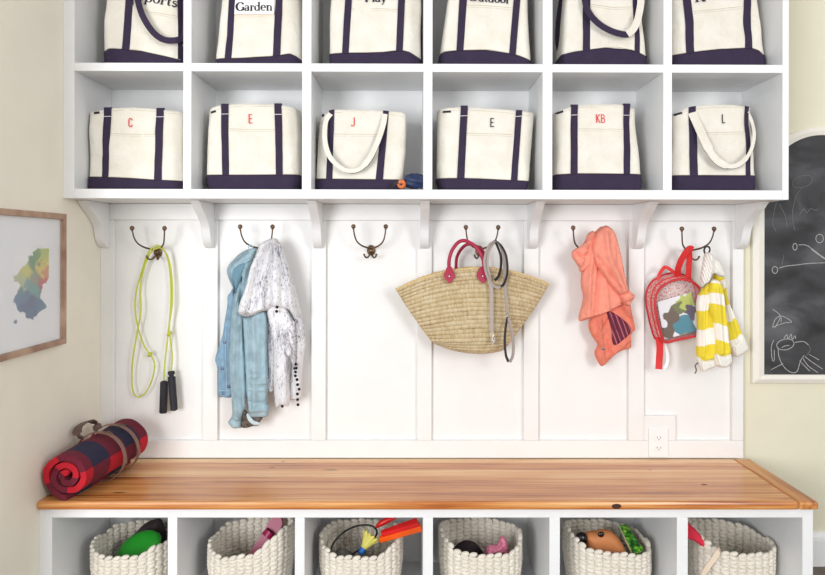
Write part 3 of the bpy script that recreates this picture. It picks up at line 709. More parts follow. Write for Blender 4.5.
up(12, left=[(217.6, 64), (216.5, 56), (219, 30), (225, -36)], right=[(302.5, 64), (301.8, 56), (300, 10), (296, -36)], top=[(225, TOPY), (296, TOPY)],
   band=[(216.3, 58.6), (240, 58), (271, 56.2), (282, 54.6), (290, 53.4), (296, 56), (302, 60)], straps=(st2(225, 231.6, 230.5, 236.5, 57, TOPY), st2(273, 280.2, 276.5, 283, 54, TOPY)), pocket=[(231.5, 14.5), (275, 14.5)], pocket_mat='orange_seam',
   label='cream canvas tote with the word Garden', text=[('Garden', 'serif', (235.6, 10.6), 8.8, 'black_thread', 'lettering', (272.5, 10.2))], patch=((233.4, 273.6), (-2, 14)))
up(13, left=[(330.5, 64), (329.6, 52), (330, 10), (333, -36)], right=[(420.8, 64), (421, 56), (420.5, 30), (421.5, 5), (420, -36)], top=[(333, TOPY), (420, TOPY)],
   band=[(329.5, 53), (365, 52.6), (383, 51.8), (402, 49.7), (410, 52), (421, 59)], straps=(st2(342, 348.8, 347, 353.5, 52.5, TOPY), st2(396, 402.7, 399.5, 406.5, 50, TOPY)), pocket=[(345, 8.2), (398, 8.6)],
   label='cream canvas tote with the word Play', text=[('Play', 'serif', (364.6, 1.6), 8.8, 'black_thread', 'lettering', (386.6, 1.8))])
up(14, left=[(440.5, 64), (439.3, 56), (443, 30), (447.4, 0), (453, -36)], right=[(531, 64), (530.5, 56), (528, 20), (527, -36)], top=[(453, TOPY), (527, TOPY)],
   band=[(439.3, 55), (444, 51.5), (460, 49.8), (490, 50), (515, 54.2), (531, 60)], straps=(st2(456.5, 463.5, 461.5, 469.5, 50, TOPY), st2(509, 515.8, 517, 523.5, 53.5, TOPY)), pocket=[(464, 4.4), (490, 5.2), (515, 7.4)],
   label='cream canvas tote with the word Outdoor', text=[('Outdoor', 'serif', (468.5, .6), 8.8, 'black_thread', 'lettering', (510.5, 2.8))])
up(15, left=[(562, 64), (560.5, 55), (563, 25), (565, 0), (568, -36)], right=[(645.5, 64), (645.6, 55), (643, 30), (641.5, 0), (639, -36)], top=[(568, TOPY), (639, TOPY)],
   band=[(560.4, 54.4), (575, 51.5), (591, 49), (605, 47.2), (618, 47), (632, 50), (645.8, 55)], straps=(st2(583, 590.4, 583.5, 590.5, 49.5, TOPY), st2(634.4, 639.8, 633.4, 638.6, 51, TOPY)), pocket=[(590, 4), (612, 6.8), (636, 5.6)],
   label='cream tote without lettering in view, drooping handle twisting from navy to cream', text=None, back_handle=[(566, -30), (561, 0), (558, 22), (557.5, 42), (561, 56)],
   handle=[([(584, -20, .006), (584.5, 2, .016), (588, 14, .024), (596, 25, .03), (608, 33, .034), (621, 37.2, .036), (627, 36.5, .036)], .022, ('navy', None), 'handle'),
           ([(624.5, 36.8, .037), (629.5, 33, .038), (634.5, 24, .034), (638.5, 12, .026), (641, 0, .018), (640.5, -20, .008)], .025, ('canvas', None), 'handle')])
up(16, left=[(669.5, 64), (669.5, 40), (670, -36)], right=[(763.5, 64), (763.9, 56), (761, 35), (756.8, 0), (755, -36)], top=[(668, TOPY), (755, TOPY)],
   band=[(664, 55.5), (680, 53.6), (700, 51), (720, 49), (751, 47.8), (759, 50), (764, 54)], straps=(st2(686.5, 694.4, 683, 690.8, 52, TOPY), st2(744.6, 752, 744.6, 751.6, 48.5, TOPY)), pocket=[(693.5, 11.2), (720, 8), (745, 5.6)],
   label='cream tote at the upper right end, only a black letter foot showing', text=[('R', 'serif', (695.6, 1.2), 9, 'black_thread', 'lettering', (707.4, .4))])
# ------------------------------------------------------------------ small umbrella beside the J tote
uy = -.285
um = thing('folded_umbrella', P(411, 189, uy), 'small navy folded umbrella with an orange handle beside the J tote', 'umbrella')
um.location.z = SZ1+.0005; r_ = .0185
ux = P(405, 182, uy).x
b = B()
n = 14
prof_ = [(0, .010), (.006, .019), (.02, .025), (.035, .027), (.048, .024), (.056, .016), (.060, .006)]
v = []; seg = 40
for t, r in prof_:
    for k in range(seg):
        a = 2*PI*k/seg; rr = r*(1+.13*math.cos(a*6+t*90)-.02); v.append((ux-.004+t*1.3, uy+.0+rr*math.sin(a), SZ1+.031+rr*math.cos(a)))
b.add(v, [(i*seg+k, i*seg+(k+1) % seg, (i+1)*seg+(k+1) % seg, (i+1)*seg+k) for i in range(len(prof_)-1) for k in range(seg)]+[tuple(range(seg)), tuple((len(prof_)-1)*seg+k for k in range(seg))])
b.done('canopy', 'umb_blue', um)
hc = Vector((ux-.012, uy-.018, SZ1+.019))
ring = [hc+Vector((.0085*math.cos(a), -.003*math.sin(a), .0085*math.sin(a))) for a in [2*PI*i/28 for i in range(28)]]
B().tube(ring, .0074, 10, closed=True).done('handle', 'umb_orange', um)
B().ribbon(crom([hc+Vector((-.04, .012, -.012)), hc+Vector((-.028, .0, -.0)), hc+Vector((-.012, -.006, .006)), hc+Vector((.0, -.004, .0)), hc+Vector((.016, .006, -.004))], 6), (0, -1, .2), .010, .003).done('wrist_strap', 'umb_black', um)
# ------------------------------------------------------------------ picture on the left wall
PX = XL
pc_r = PXX(66.6, 343.4, PX+.022); pt_r = PXX(67, 214, PX+.022)
y1 = pc_r.y; y0 = y1-.415; z0, z1 = pc_r.z, pt_r.z
pic = thing('framed_picture', (PX, (y0+y1)/2, z0), 'abstract watercolour in a wood frame with a wide white mat on the left wall', 'picture')
fw, ft = .019, .022
fb = B()
for (a, b_, c, d) in ((y0, y1, z0, z0+fw), (y0, y1, z1-fw, z1), (y0, y0+fw, z0+fw, z1-fw), (y1-fw, y1, z0+fw, z1-fw)):
    fb.box(PX+.0005, PX+ft, a, b_, c, d)
auto(fb.done('frame', 'frame_wood', pic, smooth=False), bev=.0012)
B().box(PX+.001, PX+.008, y0+fw, y1-fw, z0+fw, z1-fw).done('mat_board', 'mat_board', pic, smooth=False)
ay1 = PXX(48.8, 280, PX+.008).y; ay0 = PXX(13, 280, PX+.008).y; az1 = PXX(48, 248.5, PX+.008).z; az0 = PXX(48, 319, PX+.008).z
blobs = [(.62, .08, (120, 160, 90)), (.85, .06, (190, 205, 90)), (.55, .2, (96, 150, 110)), (.9, .16, (214, 212, 80)), (.75, .27, (235, 205, 90)), (.95, .35, (225, 150, 90)), (.35, .3, (214, 210, 100)), (.6, .4, (150, 150, 130)),
         (.93, .45, (215, 90, 80)), (.8, .52, (200, 80, 80)), (.2, .42, (190, 196, 150)), (.4, .5, (110, 160, 160)), (.65, .58, (90, 165, 160)), (.3, .62, (70, 120, 150)), (.5, .72, (60, 90, 140)), (.7, .78, (60, 110, 150)), (.25, .78, (54, 88, 140)), (.9, .82, (70, 140, 160)), (.45, .88, (60, 100, 150)), (.1, .7, (80, 120, 165)), (.12, .93, (90, 130, 160))]
edge_l = [(0, .62), (.06, .5), (.12, .42), (.2, .36), (.28, .18), (.36, .02), (.42, .03), (.48, .18), (.56, .1), (.62, .05), (.75, .03), (.8, .12), (.86, .3), (.93, .38), (1, .6)]
edge_r = [(0, 1), (.3, 1), (.42, 1), (.5, .86), (.56, .8), (.62, .72), (.68, .76), (.74, .8), (.8, .95), (.84, .92), (.88, .7), (.94, .55), (1, .5)]
nu, nv_ = 60, 110; v = []; f = []; cc = []
rnd = random.Random(4)
for j in range(nv_+1):
    for i in range(nu+1):
        u, w = i/nu, j/nv_
        v.append((PX+.0088, ay0+(ay1-ay0)*u, az1+(az0-az1)*w))
        nz = noise.noise(Vector((u*9, w*14, 3.)))*.09+noise.noise(Vector((u*26, w*40, 5.)))*.05
        l, r = interp(edge_l, w)+nz, interp(edge_r, w)+nz*.8
        ins = (l < u < r) or ((u-.06)**2*3+(w-.95)**2*8 < .006) 
        if not ins: c = (243, 244, 247)
        else:
            uu, ww = u+nz*1.2, w+nz; tot = 0; c = [0, 0, 0]
            for bx, by, bc in blobs:
                g = 1/(((uu-bx)**2*1.2+(ww-by)**2*2.6)+.0012)**3; tot += g
                for k in range(3): c[k] += g*bc[k]
            c = [x/tot*.95 for x in c]
        cc.append(lin(c))
for j in range(nv_):
    for i in range(nu): a = j*(nu+1)+i; f.append((a, a+1, a+nu+2, a+nu+1))
mesh('print', v, f, 'art_attr', pic, col=cc)
B().box(PX+.0125, PX+.0145, y0+fw, y1-fw, z0+fw, z1-fw).done('glass', 'glass', pic, smooth=False)
# ------------------------------------------------------------------ chalkboard on the right
cyb = .0125
cL = P(750.8, 300, cyb); cI = P(762, 300, cyb); cBo = P(752, 382.3, cyb).z; cBi = P(765, 374, cyb).z
ccx = P(820, 200, cyb).x; ct = P(820, 127.5, cyb).z; cti = P(820, 135.6, cyb).z; csz = P(820, 195, cyb).z
ch = thing('chalkboard', (ccx, cyb, cBo), 'arched chalkboard in a cream frame with children’s chalk drawings', 'chalkboard')
def arch(xl, ztop, zbot, zs, n=32):
    hw = ccx-xl; pts = [(xl, zbot)]
    for i in range(n+1):
        a = PI-PI*i/n; pts.append((ccx+hw*math.cos(a), zs+(ztop-zs)*math.sin(a)))
    pts.append((ccx+hw, zbot)); return pts
A1, A2 = arch(cL.x, ct, cBo, csz), arch(cI.x, cti, cBi, csz)
A3 = arch((cL.x+cI.x)/2, (ct+cti)/2, (cBo+cBi)/2, csz)
n = len(A1); v = []
for ring_, y in ((A1, cyb-.0005), (A1, cyb-.016), (A3, cyb-.024), (A2, cyb-.018), (A2, cyb-.0005)): v += [(x, y, z) for x, z in ring_]
f = [(r*n+i, r*n+(i+1) % n, (r+1)*n+(i+1) % n, (r+1)*n+i) for r in range(4) for i in range(n)]+[(4*n+i, 4*n+(i+1) % n, (i+1) % n, i) for i in range(n)]
M['cream_frame'] = plain('cream painted frame', (236, 232, 222), .5)
mesh('frame', v, f, 'cream_frame', ch, smooth=False)
B().prism([(x, z) for x, z in arch(cI.x-.004, cti+.004, cBi-.004, csz)], 'y', cyb-.009, cyb-.0005).done('slate', 'board', ch, smooth=False)
def chalk(polys, mat, w):
    for pl in polys:
        q = crom([P(x, y, cyb-.0098) for x, y in pl], 5) if len(pl) > 2 else [P(x, y, cyb-.0098) for x, y in pl]
        B().ribbon(q, (0, -1, 0), [w*(.7+.5*abs(math.sin(i*1.3))) for i in range(len(q))], .0004).done('chalk_line', mat, ch, smooth=False)
U = lambda pts: [(745+x/4.26, 120+y/4.26) for x, y in pts]
D = lambda pts: [(745+x/4.11, 250+y/4.11) for x, y in pts]
def ell(cx_, cy_, rx, ry, rot=0): return [(cx_+rx*math.cos(t)*math.cos(rot)-ry*math.sin(t)*math.sin(rot), cy_+rx*math.cos(t)*math.sin(rot)+ry*math.sin(t)*math.cos(rot)) for t in [2*PI*i/14 for i in range(15)]]
chalk([U(ell(245, 262, 45, 24, -.3)), U([(248, 284), (220, 320), (204, 380), (204, 430), (212, 470)]), U([(135, 350), (124, 390), (118, 440), (132, 475)]), U([(148, 360), (160, 385), (172, 410), (180, 455)]), U([(232, 405), (252, 378), (262, 396), (280, 378), (300, 384), (312, 378)]),
       D([(160, 20), (152, 60)]), D([(260, 385), (268, 410), (255, 430), (245, 445)])], 'chalk_faint', .0022)
chalk([U(ell(213, 540, 9, 14)), U([(228, 532), (262, 534), (300, 560), (341, 590)]), U(ell(318, 505, 16, 18)), D(ell(123, 82, 11, 14)), D([(140, 74), (170, 66), (215, 61), (265, 55), (345, 52)]), D([(272, -4), (310, 25), (345, 48)]),
       D([(113, 318), (124, 286), (150, 271), (192, 295), (160, 300), (113, 318)]), D([(113, 243), (145, 272), (122, 320)]), D([(150, 275), (148, 296)]),
       D(ell(166, 388, 36, 22, -.2)), D([(150, 402), (165, 394), (182, 392)]), D([(160, 362), (172, 348), (178, 366), (190, 346), (194, 368), (206, 352), (208, 366)]), D([(205, 380), (240, 376), (260, 390)]),
       D([(136, 400), (140, 440), (160, 480), (190, 503), (214, 498), (228, 456), (244, 432)]), D([(224, 455), (266, 498)]), D([(238, 446), (262, 478), (300, 504)]), D([(246, 438), (275, 460), (320, 490)]), D([(262, 428), (304, 452)]), D([(107, 492), (156, 467)]), D([(118, 370), (108, 400), (112, 450), (120, 452), (120, 410)])], 'chalk', .0024)
# ------------------------------------------------------------------ cloth
def seg_dist(Q, A, Bm):
    """distance of points Q (n,2) to segments A->B (m,2)"""
    d = Bm-A; L = (d**2).sum(1)+1e-12
    t = ((Q[:, None, :]-A[None])*d[None]).sum(2)/L; t = np.clip(t, 0, 1)
    C = A[None]+t[..., None]*d[None]
    return np.sqrt(((Q[:, None, :]-C)**2).sum(2)).min(1)
def inside(Q, poly):
    x, z = Q[:, 0], Q[:, 1]; r = np.zeros(len(Q), bool); n = len(poly); j = n-1
    for i in range(n):
        xi, zi = poly[i]; xj, zj = poly[j]
        c = ((zi > z) != (zj > z)) & (x < (xj-xi)*(z-zi)/(zj-zi+1e-12)+xi); r ^= c; j = i
    return r
def cloth(name, poly, y, root, mat, thick=.018, rnd_w=.014, ridges=(), res=.005, nz=(.004, 18), color=None, back=.4, tilt=None, smooth_n=4, crease=0):
    """poly: outline in pixels; ridges: [(pts px, width m, amp m)]; makes a soft two-sided form"""
    W = [P(x, yy, y) for x, yy in poly]
    c = crom([(w.x, w.z, 0) for w in W], smooth_n, closed=True)
    pts = []
    for i, p in enumerate(c):
        q = c[(i+1) % len(c)]; d = (q-p).length; k = max(1, int(round(d/res)))
        for j in range(k): pts.append(p.lerp(q, j/k))
    pts2 = [pts[0]]
    for p in pts[1:]:
        if (p-pts2[-1]).length > res*.35: pts2.append(p)
    if (pts2[-1]-pts2[0]).length < res*.35: pts2.pop()
    pb = np.array([(p.x, p.y) for p in pts2]); nb = len(pb)
    x0, z0 = pb.min(0); x1, z1 = pb.max(0)
    gx = np.arange(x0, x1, res); gz = np.arange(z0, z1, res*.87)
    G = np.array([(x+(.5*res if j % 2 else 0), z) for j, z in enumerate(gz) for x in gx])
    G = G[inside(G, pb)]; A, Bm = pb, np.roll(pb, -1, 0)
    G = G[seg_dist(G, A, Bm) > res*.5] if len(G) else G
    co = [Vector(p) for p in pb]+[Vector(p) for p in G]
    vo, eo, fo, *_ = delaunay_2d_cdt(co, [], [list(range(nb))], 1, 1e-6)
    Q = np.array([(p[0], p[1]) for p in vo]); 
    d = seg_dist(Q, A, Bm); s = np.clip(d/rnd_w, 0, 1); prof = np.sqrt(np.clip(1-(1-s)**2, 0, 1))
    disp = np.zeros(len(Q))
    for rp, wd, am in ridges:
        rw = [P(a, b_, y) for a, b_ in rp]; rw = np.array([(w.x, w.z) for w in crom([(w.x, w.z, 0) for w in rw], 4)] if False else [(w.x, w.z) for w in rw])
        dd = seg_dist(Q, rw[:-1], rw[1:]); disp += am*1.7*np.exp(-(dd/(wd*.85))**2)
    for i, (x, z) in enumerate(Q):
        disp[i] += nz[0]*noise.noise(Vector((x*nz[1], z*nz[1]*.6, y*50)))+nz[0]*.4*noise.noise(Vector((x*nz[1]*3, z*nz[1]*2, y*50)))
    ed = np.clip(d/.006, 0, 1)
    ff = -(thick*prof+disp*ed); bk = thick*back*prof
    v = []; yb = [y+(tilt(x, z) if tilt else 0) for x, z in Q]
    v = [(Q[i][0], yb[i]+ff[i], Q[i][1]) for i in range(len(Q))]; idx = {}
    isb = d < 1e-5
    for i in range(len(Q)):
        if isb[i]: idx[i] = i
        else: idx[i] = len(v); v.append((Q[i][0], yb[i]+bk[i], Q[i][1]))
    f = [tuple(t) for t in fo]+[tuple(idx[k] for k in reversed(t)) for t in fo]
    f = [t for t in f if len(set(t)) == 3]
    col = None
    if color:
        col = []
        sc = scale_at(y)
        for x, yy, z in v:
            pxx = 412+(x)*sc; pyy = 245-(z-1.25)*sc; col.append(lin(color(pxx, pyy)))
    return mesh(name, v, f, mat, root, col=col)
a_ = lambda pts: [(210+x/5.227, 220+y/5.227) for x, y in pts]
b_ = lambda pts: [(210+x/5.227, 325+y/5.227) for x, y in pts]
# denim jacket
hk = HC[1]
dj = thing('denim_jacket', (hk.x-.05, -.06, P(240, 428, -.06).z), 'pale blue denim jacket hanging from its hook beside the printed scarf', 'jacket')
cloth('front_panel', a_([(128, 360), (104, 382), (92, 402), (90, 450), (78, 520), (66, 600)])+b_([(44, 120), (27, 180), (42, 240), (44, 366), (72, 376), (108, 378), (130, 330), (140, 100)])+a_([(150, 500)]), -.045, dj, 'denim_dark', .020, .012,
      ridges=[(b_([(84, 0), (88, 370)]), .004, .004), (b_([(58, 60), (56, 360)]), .005, .003), (b_([(48, 352), (108, 356)]), .003, .003)], nz=(.004, 26))
fp = dj.children[-1]
for px, py in b_([(76, 90), (66, 226), (98, 322), (70, 356)]):
    p = P(px, py, -.070); B().ell(p+Vector((0, -.0, 0)), (.0062, .0028, .0062), seg=14).done('button', 'button', fp)
B().ribbon([P(x, y, -.0695) for x, y in b_([(46, 340), (76, 343), (104, 345)])], (0, -1, 0), .0016, .001).ribbon([P(x, y, -.0700) for x, y in b_([(84, 10), (80, 100), (84, 200), (86, 335)])], (0, -1, 0), .0014, .001).done('stitching', 'denim_seam', fp)
cloth('body', a_([(222, 190), (196, 205), (150, 240), (134, 320), (122, 420), (112, 500), (106, 580)])+b_([(103, 100), (100, 220), (112, 380), (120, 465), (150, 480), (176, 445), (192, 380), (300, 320), (304, 150), (300, 0)])+a_([(292, 500), (262, 470), (240, 300)]), -.062, dj, 'denim', .022, .018,
      ridges=[(a_([(200, 240), (150, 420), (135, 575)])+b_([(135, 60), (145, 440)]), .012, .010), (a_([(170, 300), (165, 500)])+b_([(172, 0), (180, 300), (190, 440)]), .007, -.012), (a_([(215, 330), (230, 575)]), .012, .006)], nz=(.005, 22))
cloth('sleeve', b_([(112, 380), (118, 440), (112, 480), (94, 508), (104, 522), (122, 540), (150, 538), (164, 534), (172, 480), (184, 440), (192, 340), (184, 200), (178, 60), (172, -60), (150, -140), (122, -40), (106, 100), (102, 240)]), -.080, dj, 'denim', .020, .016,
      ridges=[(b_([(140, -60), (132, 200), (148, 480)]), .008, .007), (b_([(165, 0), (160, 250), (176, 420)]), .005, -.005), (b_([(110, 470), (160, 486)]), .004, .005)], nz=(.004, 30))
cloth('sleeve', a_([(168, 500), (200, 505), (260, 480), (296, 490)])+b_([(304, 40), (300, 150), (306, 300), (300, 398), (310, 430), (302, 474), (262, 482), (216, 478), (202, 440), (192, 330), (182, 150), (172, -20)]), -.088, dj, 'denim', .026, .018,
      ridges=[(b_([(235, -60), (245, 200), (240, 420)]), .010, .008), (b_([(205, -60), (215, 200), (222, 430)]), .005, -.005), (b_([(278, -60), (276, 260)]), .007, -.005),
              (b_([(220, 230), (290, 240)]), .004, .003), (b_([(215, 262), (294, 268)]), .004, .003), (b_([(216, 296), (298, 302)]), .004, .003), (b_([(214, 332), (296, 340)]), .004, .003), (b_([(206, 396), (300, 396)]), .005, -.005), (b_([(210, 440), (300, 436)]), .008, .006)], nz=(.004, 30))
cloth('cuff_lining', b_([(178, 440), (168, 480), (160, 530), (190, 538), (225, 528), (252, 526), (262, 505), (276, 480), (240, 474), (208, 468)]), -.086, dj, 'lining', .010, .008, res=.0035, nz=(.006, 60))
cloth('frayed_hem', b_([(190, 470), (200, 500), (222, 520), (250, 524), (262, 512), (232, 500), (212, 478), (200, 462)]), -.100, dj, 'denim_seam', .005, .005, res=.003, nz=(.003, 80))
cloth('hood', a_([(212, 150), (186, 158), (150, 180), (122, 208), (100, 232), (87, 264), (96, 300), (116, 340), (126, 388), (133, 360), (134, 300), (150, 262), (182, 236), (214, 216), (232, 190), (246, 150)]), -.078, dj, 'denim', .020, .012,
      ridges=[(a_([(200, 165), (130, 220), (104, 262), (122, 350)]), .006, .010), (a_([(215, 200), (165, 232), (140, 262)]), .005, -.004)], nz=(.002, 30))
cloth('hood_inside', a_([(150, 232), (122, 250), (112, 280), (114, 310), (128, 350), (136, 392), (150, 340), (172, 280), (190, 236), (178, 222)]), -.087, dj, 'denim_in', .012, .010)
B().ribbon(crom([P(x, y, -.088) for x, y in a_([(222, 185), (208, 160), (202, 138), (214, 130), (222, 140), (216, 165)])], 5), (0, -1, 0), .004, .0015).done('hanging_loop', 'denim', dj)
# printed scarf
sf = thing('scarf', (hk.x+.04, -.1, P(290, 408, -.1).z), 'white crinkled scarf with charcoal print and black pompoms hanging over the jacket', 'scarf')
cloth('back_tail', a_([(370, 180), (400, 260), (440, 340), (468, 440), (484, 520), (500, 640)])+b_([(496, 120), (484, 230), (478, 330), (472, 388), (446, 390), (416, 378), (420, 240), (440, 100), (420, 0)])+a_([(380, 500)]), -.060, sf, 'scarf', .018, .014,
      ridges=[(a_([(400, 260), (450, 480)])+b_([(460, 80), (455, 380)]), .006, .007), (a_([(440, 360), (475, 560)]), .004, -.006), (b_([(478, 0), (470, 360)]), .004, .005)], nz=(.005, 45))
cloth('side_tail', b_([(292, -20), (300, 120), (306, 260), (300, 330), (330, 342), (344, 200), (340, 0), (320, -40)]), -.064, sf, 'scarf', .016, .012, ridges=[(b_([(318, 0), (318, 330)]), .004, -.006)], nz=(.005, 45))
cloth('front_tail', a_([(300, 470), (350, 440), (400, 460), (430, 520)])+b_([(446, 0), (448, 150), (442, 240), (430, 205), (412, 170), (414, 300), (418, 380), (408, 424), (376, 420), (348, 434), (338, 390), (332, 260), (332, 100), (318, 20)]), -.100, sf, 'scarf', .020, .014,
      ridges=[(b_([(360, 0), (352, 200), (362, 420)]), .006, .007), (b_([(380, 50), (384, 240), (382, 420)]), .005, -.006), (b_([(402, 40), (400, 400)]), .005, .006), (b_([(395, 30), (430, 130), (442, 220)]), .005, .007)], nz=(.005, 50))
cloth('bunched_top', a_([(332, 96), (300, 104), (262, 128), (240, 180), (214, 240), (196, 310), (180, 370), (160, 420), (150, 468), (162, 498), (212, 506), (262, 482), (304, 470), (346, 456), (372, 462), (412, 470), (452, 520), (466, 480), (446, 390), (424, 290), (398, 196), (372, 132), (350, 100)]), -.108, sf, 'scarf', .030, .024,
      ridges=[(a_([(310, 110), (250, 250), (200, 470)]), .007, .009), (a_([(325, 110), (275, 280), (240, 480)]), .006, -.009), (a_([(330, 120), (305, 280), (290, 470)]), .006, .009), (a_([(335, 130), (330, 280), (330, 455)]), .005, -.010), (a_([(345, 120), (370, 280), (372, 450)]), .007, .009),
              (a_([(355, 130), (400, 300), (415, 460)]), .005, -.010), (a_([(370, 150), (420, 300), (445, 480)]), .006, .008), (a_([(165, 470), (230, 480), (300, 455)]), .009, .008), (a_([(290, 130), (235, 250), (190, 400)]), .004, -.006)], nz=(.006, 40))
for px, py in b_([(448, 205), (451, 226), (447, 246), (446, 266), (455, 286), (458, 312), (466, 336), (457, 361), (458, 390), (460, 417), (378, 425)])+a_([(350, 456), (348, 478)]):
    hi = py < 320
    p = P(px, py, -.142 if hi else (-.104 if px > 285 else -.118)); bm = bmesh.new(); bmesh.ops.create_icosphere(bm, subdivisions=2, radius=.0058)
    for vv in bm.verts: vv.co *= 1+.16*noise.noise(vv.co*900)
    bmesh.ops.translate(bm, vec=p, verts=bm.verts); B().bm(bm).done('pompom', 'pompom', sf)
# coral jacket
c_ = lambda pts: [(565+x/3.6, 215+y/3.6) for x, y in pts]
hk = HC[4]
cj = thing('coral_jacket', (hk.x+.04, -.07, P(605, 365, -.07).z), 'coral pink fleece jacket with plum striped lining bunched on its hook', 'jacket')
cloth('lower_body', c_([(96, 366), (84, 400), (96, 434), (116, 466), (106, 490), (110, 512), (130, 544), (152, 530), (172, 508), (204, 488), (236, 476), (236, 432), (250, 410), (240, 350), (228, 316), (170, 320)]), -.055, cj, 'coral_dark', .022, .014,
      ridges=[(c_([(120, 380), (125, 450), (135, 530)]), .008, .007), (c_([(105, 440), (130, 410), (150, 370)]), .005, -.005), (c_([(160, 500), (200, 470), (240, 430)]), .008, .008), (c_([(150, 450), (160, 500)]), .006, -.006), (c_([(200, 330), (235, 370), (243, 410)]), .006, .007)], nz=(.005, 40))
cloth('lining', c_([(150, 352), (166, 348), (190, 362), (214, 380), (234, 402), (236, 424), (214, 446), (188, 466), (172, 462), (168, 420), (160, 385)]), -.079, cj, 'plum', .008, .010, ridges=[(c_([(175, 370), (195, 455)]), .005, -.004), (c_([(200, 380), (212, 440)]), .005, .004)], nz=(.004, 50), res=.004)
p = P(*c_([(137, 482)])[0], -.087); B().ell(p, (.006, .003, .006), seg=12).done('snap_button', 'button', cj)
cloth('hood', c_([(104, 58), (80, 70), (72, 92), (56, 112), (28, 128), (24, 150), (36, 168), (48, 188), (58, 206), (96, 170), (120, 100)]), -.100, cj, 'coral', .018, .012,
      ridges=[(c_([(95, 70), (70, 130), (55, 180)]), .006, .007), (c_([(40, 135), (60, 150), (80, 140)]), .005, -.006)], nz=(.004, 40))
cloth('body', c_([(140, 44), (112, 56), (90, 84), (68, 130), (60, 190), (56, 250), (64, 300), (48, 378), (84, 374), (130, 358), (180, 334), (208, 316), (214, 270), (190, 200), (178, 120)]), -.085, cj, 'coral', .028, .022,
      ridges=[(c_([(100, 90), (84, 200), (78, 360)]), .010, .008), (c_([(118, 180), (110, 280), (104, 360)]), .007, -.007), (c_([(135, 230), (150, 340)]), .010, .006), (c_([(60, 368), (130, 352), (200, 320)]), .004, .004)], nz=(.004, 30))
cloth('sleeve', c_([(150, 38), (126, 48), (104, 76), (94, 120), (102, 160), (124, 200), (152, 240), (176, 270), (196, 294), (208, 318), (226, 328), (240, 310), (250, 290), (232, 272), (220, 240), (208, 180), (198, 130), (186, 84), (172, 54)]), -.114, cj, 'coral', .030, .020,
      ridges=[(c_([(140, 70), (150, 150), (205, 270)]), .012, .008), (c_([(112, 150), (150, 200), (190, 262)]), .006, -.007), (c_([(180, 110), (186, 180), (215, 262)]), .006, -.004), (c_([(195, 290), (236, 268)]), .004, -.008), (c_([(206, 308), (244, 286)]), .006, .008)], nz=(.004, 35))
# red clear backpack
d_ = lambda pts: [(640+x/3.835, 225+y/3.835) for x, y in pts]
hk = HC[5]
bp = thing('clear_backpack', (hk.x-.04, -.08, P(665, 342, -.08).z), 'clear vinyl child’s backpack with red trim hanging beside the striped cardigan', 'backpack')
yb0, yb1 = -.028, -.078
fo_ = d_([(78, 446), (62, 400), (50, 350), (42, 300), (46, 262), (60, 232), (84, 212), (116, 198), (150, 192), (184, 198), (212, 214), (232, 240), (238, 280), (242, 330), (244, 380), (244, 410), (232, 420), (180, 432), (130, 442), (100, 450)])
fcur = crom([P(x, y, yb1) for x, y in fo_], 4, closed=True)
off_ = Vector((-.002, yb1*-1+yb0, .005))
bcur = [p+off_ for p in fcur]
n = len(fcur); cen = sum((p for p in fcur), Vector())/n
fcur = [cen+(p-cen)*.93+Vector((.006, -.006, -.007)) for p in fcur]
# side wall (gusset)
mesh('gusset', [tuple(p) for p in fcur]+[tuple(p) for p in bcur], [(i, (i+1) % n, n+(i+1) % n, n+i) for i in range(n)], 'pinkmesh', bp)
def disc(cur, dy, name, mat, k=6, bulge=.008):
    c = sum(cur, Vector())/len(cur); v = []; n = len(cur)
    for r in range(k, 0, -1):
        for p in cur: q = c.lerp(p, r/k); q.y += dy-bulge*(1-(r/k)**2); v.append(tuple(q))
    v.append(tuple(c+Vector((0, dy-bulge, 0)))); f = [(r*n+i, r*n+(i+1) % n, (r+1)*n+(i+1) % n, (r+1)*n+i) for r in range(k-1) for i in range(n)]+[((k-1)*n+i, (k-1)*n+(i+1) % n, k*n) for i in range(n)]
    return mesh(name, v, f, mat, bp)
disc(fcur, 0, 'front_panel', 'vinyl'); disc(bcur, 0, 'back_panel', 'pinkback', bulge=-.002)
B().tube(fcur, .0048, 8, closed=True).done('piping', 'red_trim', bp); B().tube(bcur, .0048, 8, closed=True).done('piping', 'red_trim', bp)
mid = [p.lerp(q, .5) for p, q in zip(fcur, bcur)]
top_mid = [m for m in mid if m.z > cen.z-.03]
B().tube([p.lerp(q, .42)+(p-cen).normalized()*.001 for p, q in zip(fcur, bcur)], .0028, 6, closed=True).done('zip_line', 'red_nylon', bp)
B().ribbon(crom([P(x, y, -.070) for x, y in d_([(70, 212), (72, 196), (82, 176), (96, 162), (112, 168), (132, 184), (140, 196)])], 6), [(-.5, -1, .2)]*37, .013, .003).done('grab_handle', 'red_nylon', bp)
B().ribbon(crom([P(x, y, yy) for (x, y), yy in zip(d_([(148, 200), (146, 172), (156, 140), (172, 112), (190, 92), (202, 96)]), [-.06, -.078, -.084, -.088, -.088, -.084])], 6), (.3, -1, 0), .026, .003).done('shoulder_strap', 'red_nylon', bp)
B().ribbon(crom([P(x, y, yy) for (x, y), yy in zip(d_([(186, 94), (190, 120), (188, 150), (186, 180), (184, 210)]), [-.082, -.072, -.066, -.062, -.058])], 6), (.1, -1, 0), .022, .003).done('shoulder_strap', 'red_nylon', bp)
B().ribbon(crom([P(x, y, yy) for (x, y), yy in zip(d_([(72, 430), (76, 470), (74, 515), (72, 553)]), [-.066, -.064, -.062, -.064])], 6), (-.15, -1, 0), .025, .003).done('loose_strap', 'red_nylon', bp)
B().ribbon(crom([P(x, y, yy) for (x, y), yy in zip(d_([(90, 450), (104, 490), (104, 530), (90, 552)]), [-.045, -.047, -.05, -.056])], 6), (-.15, -1, 0), .012, .002).done('webbing_end', 'white', bp)
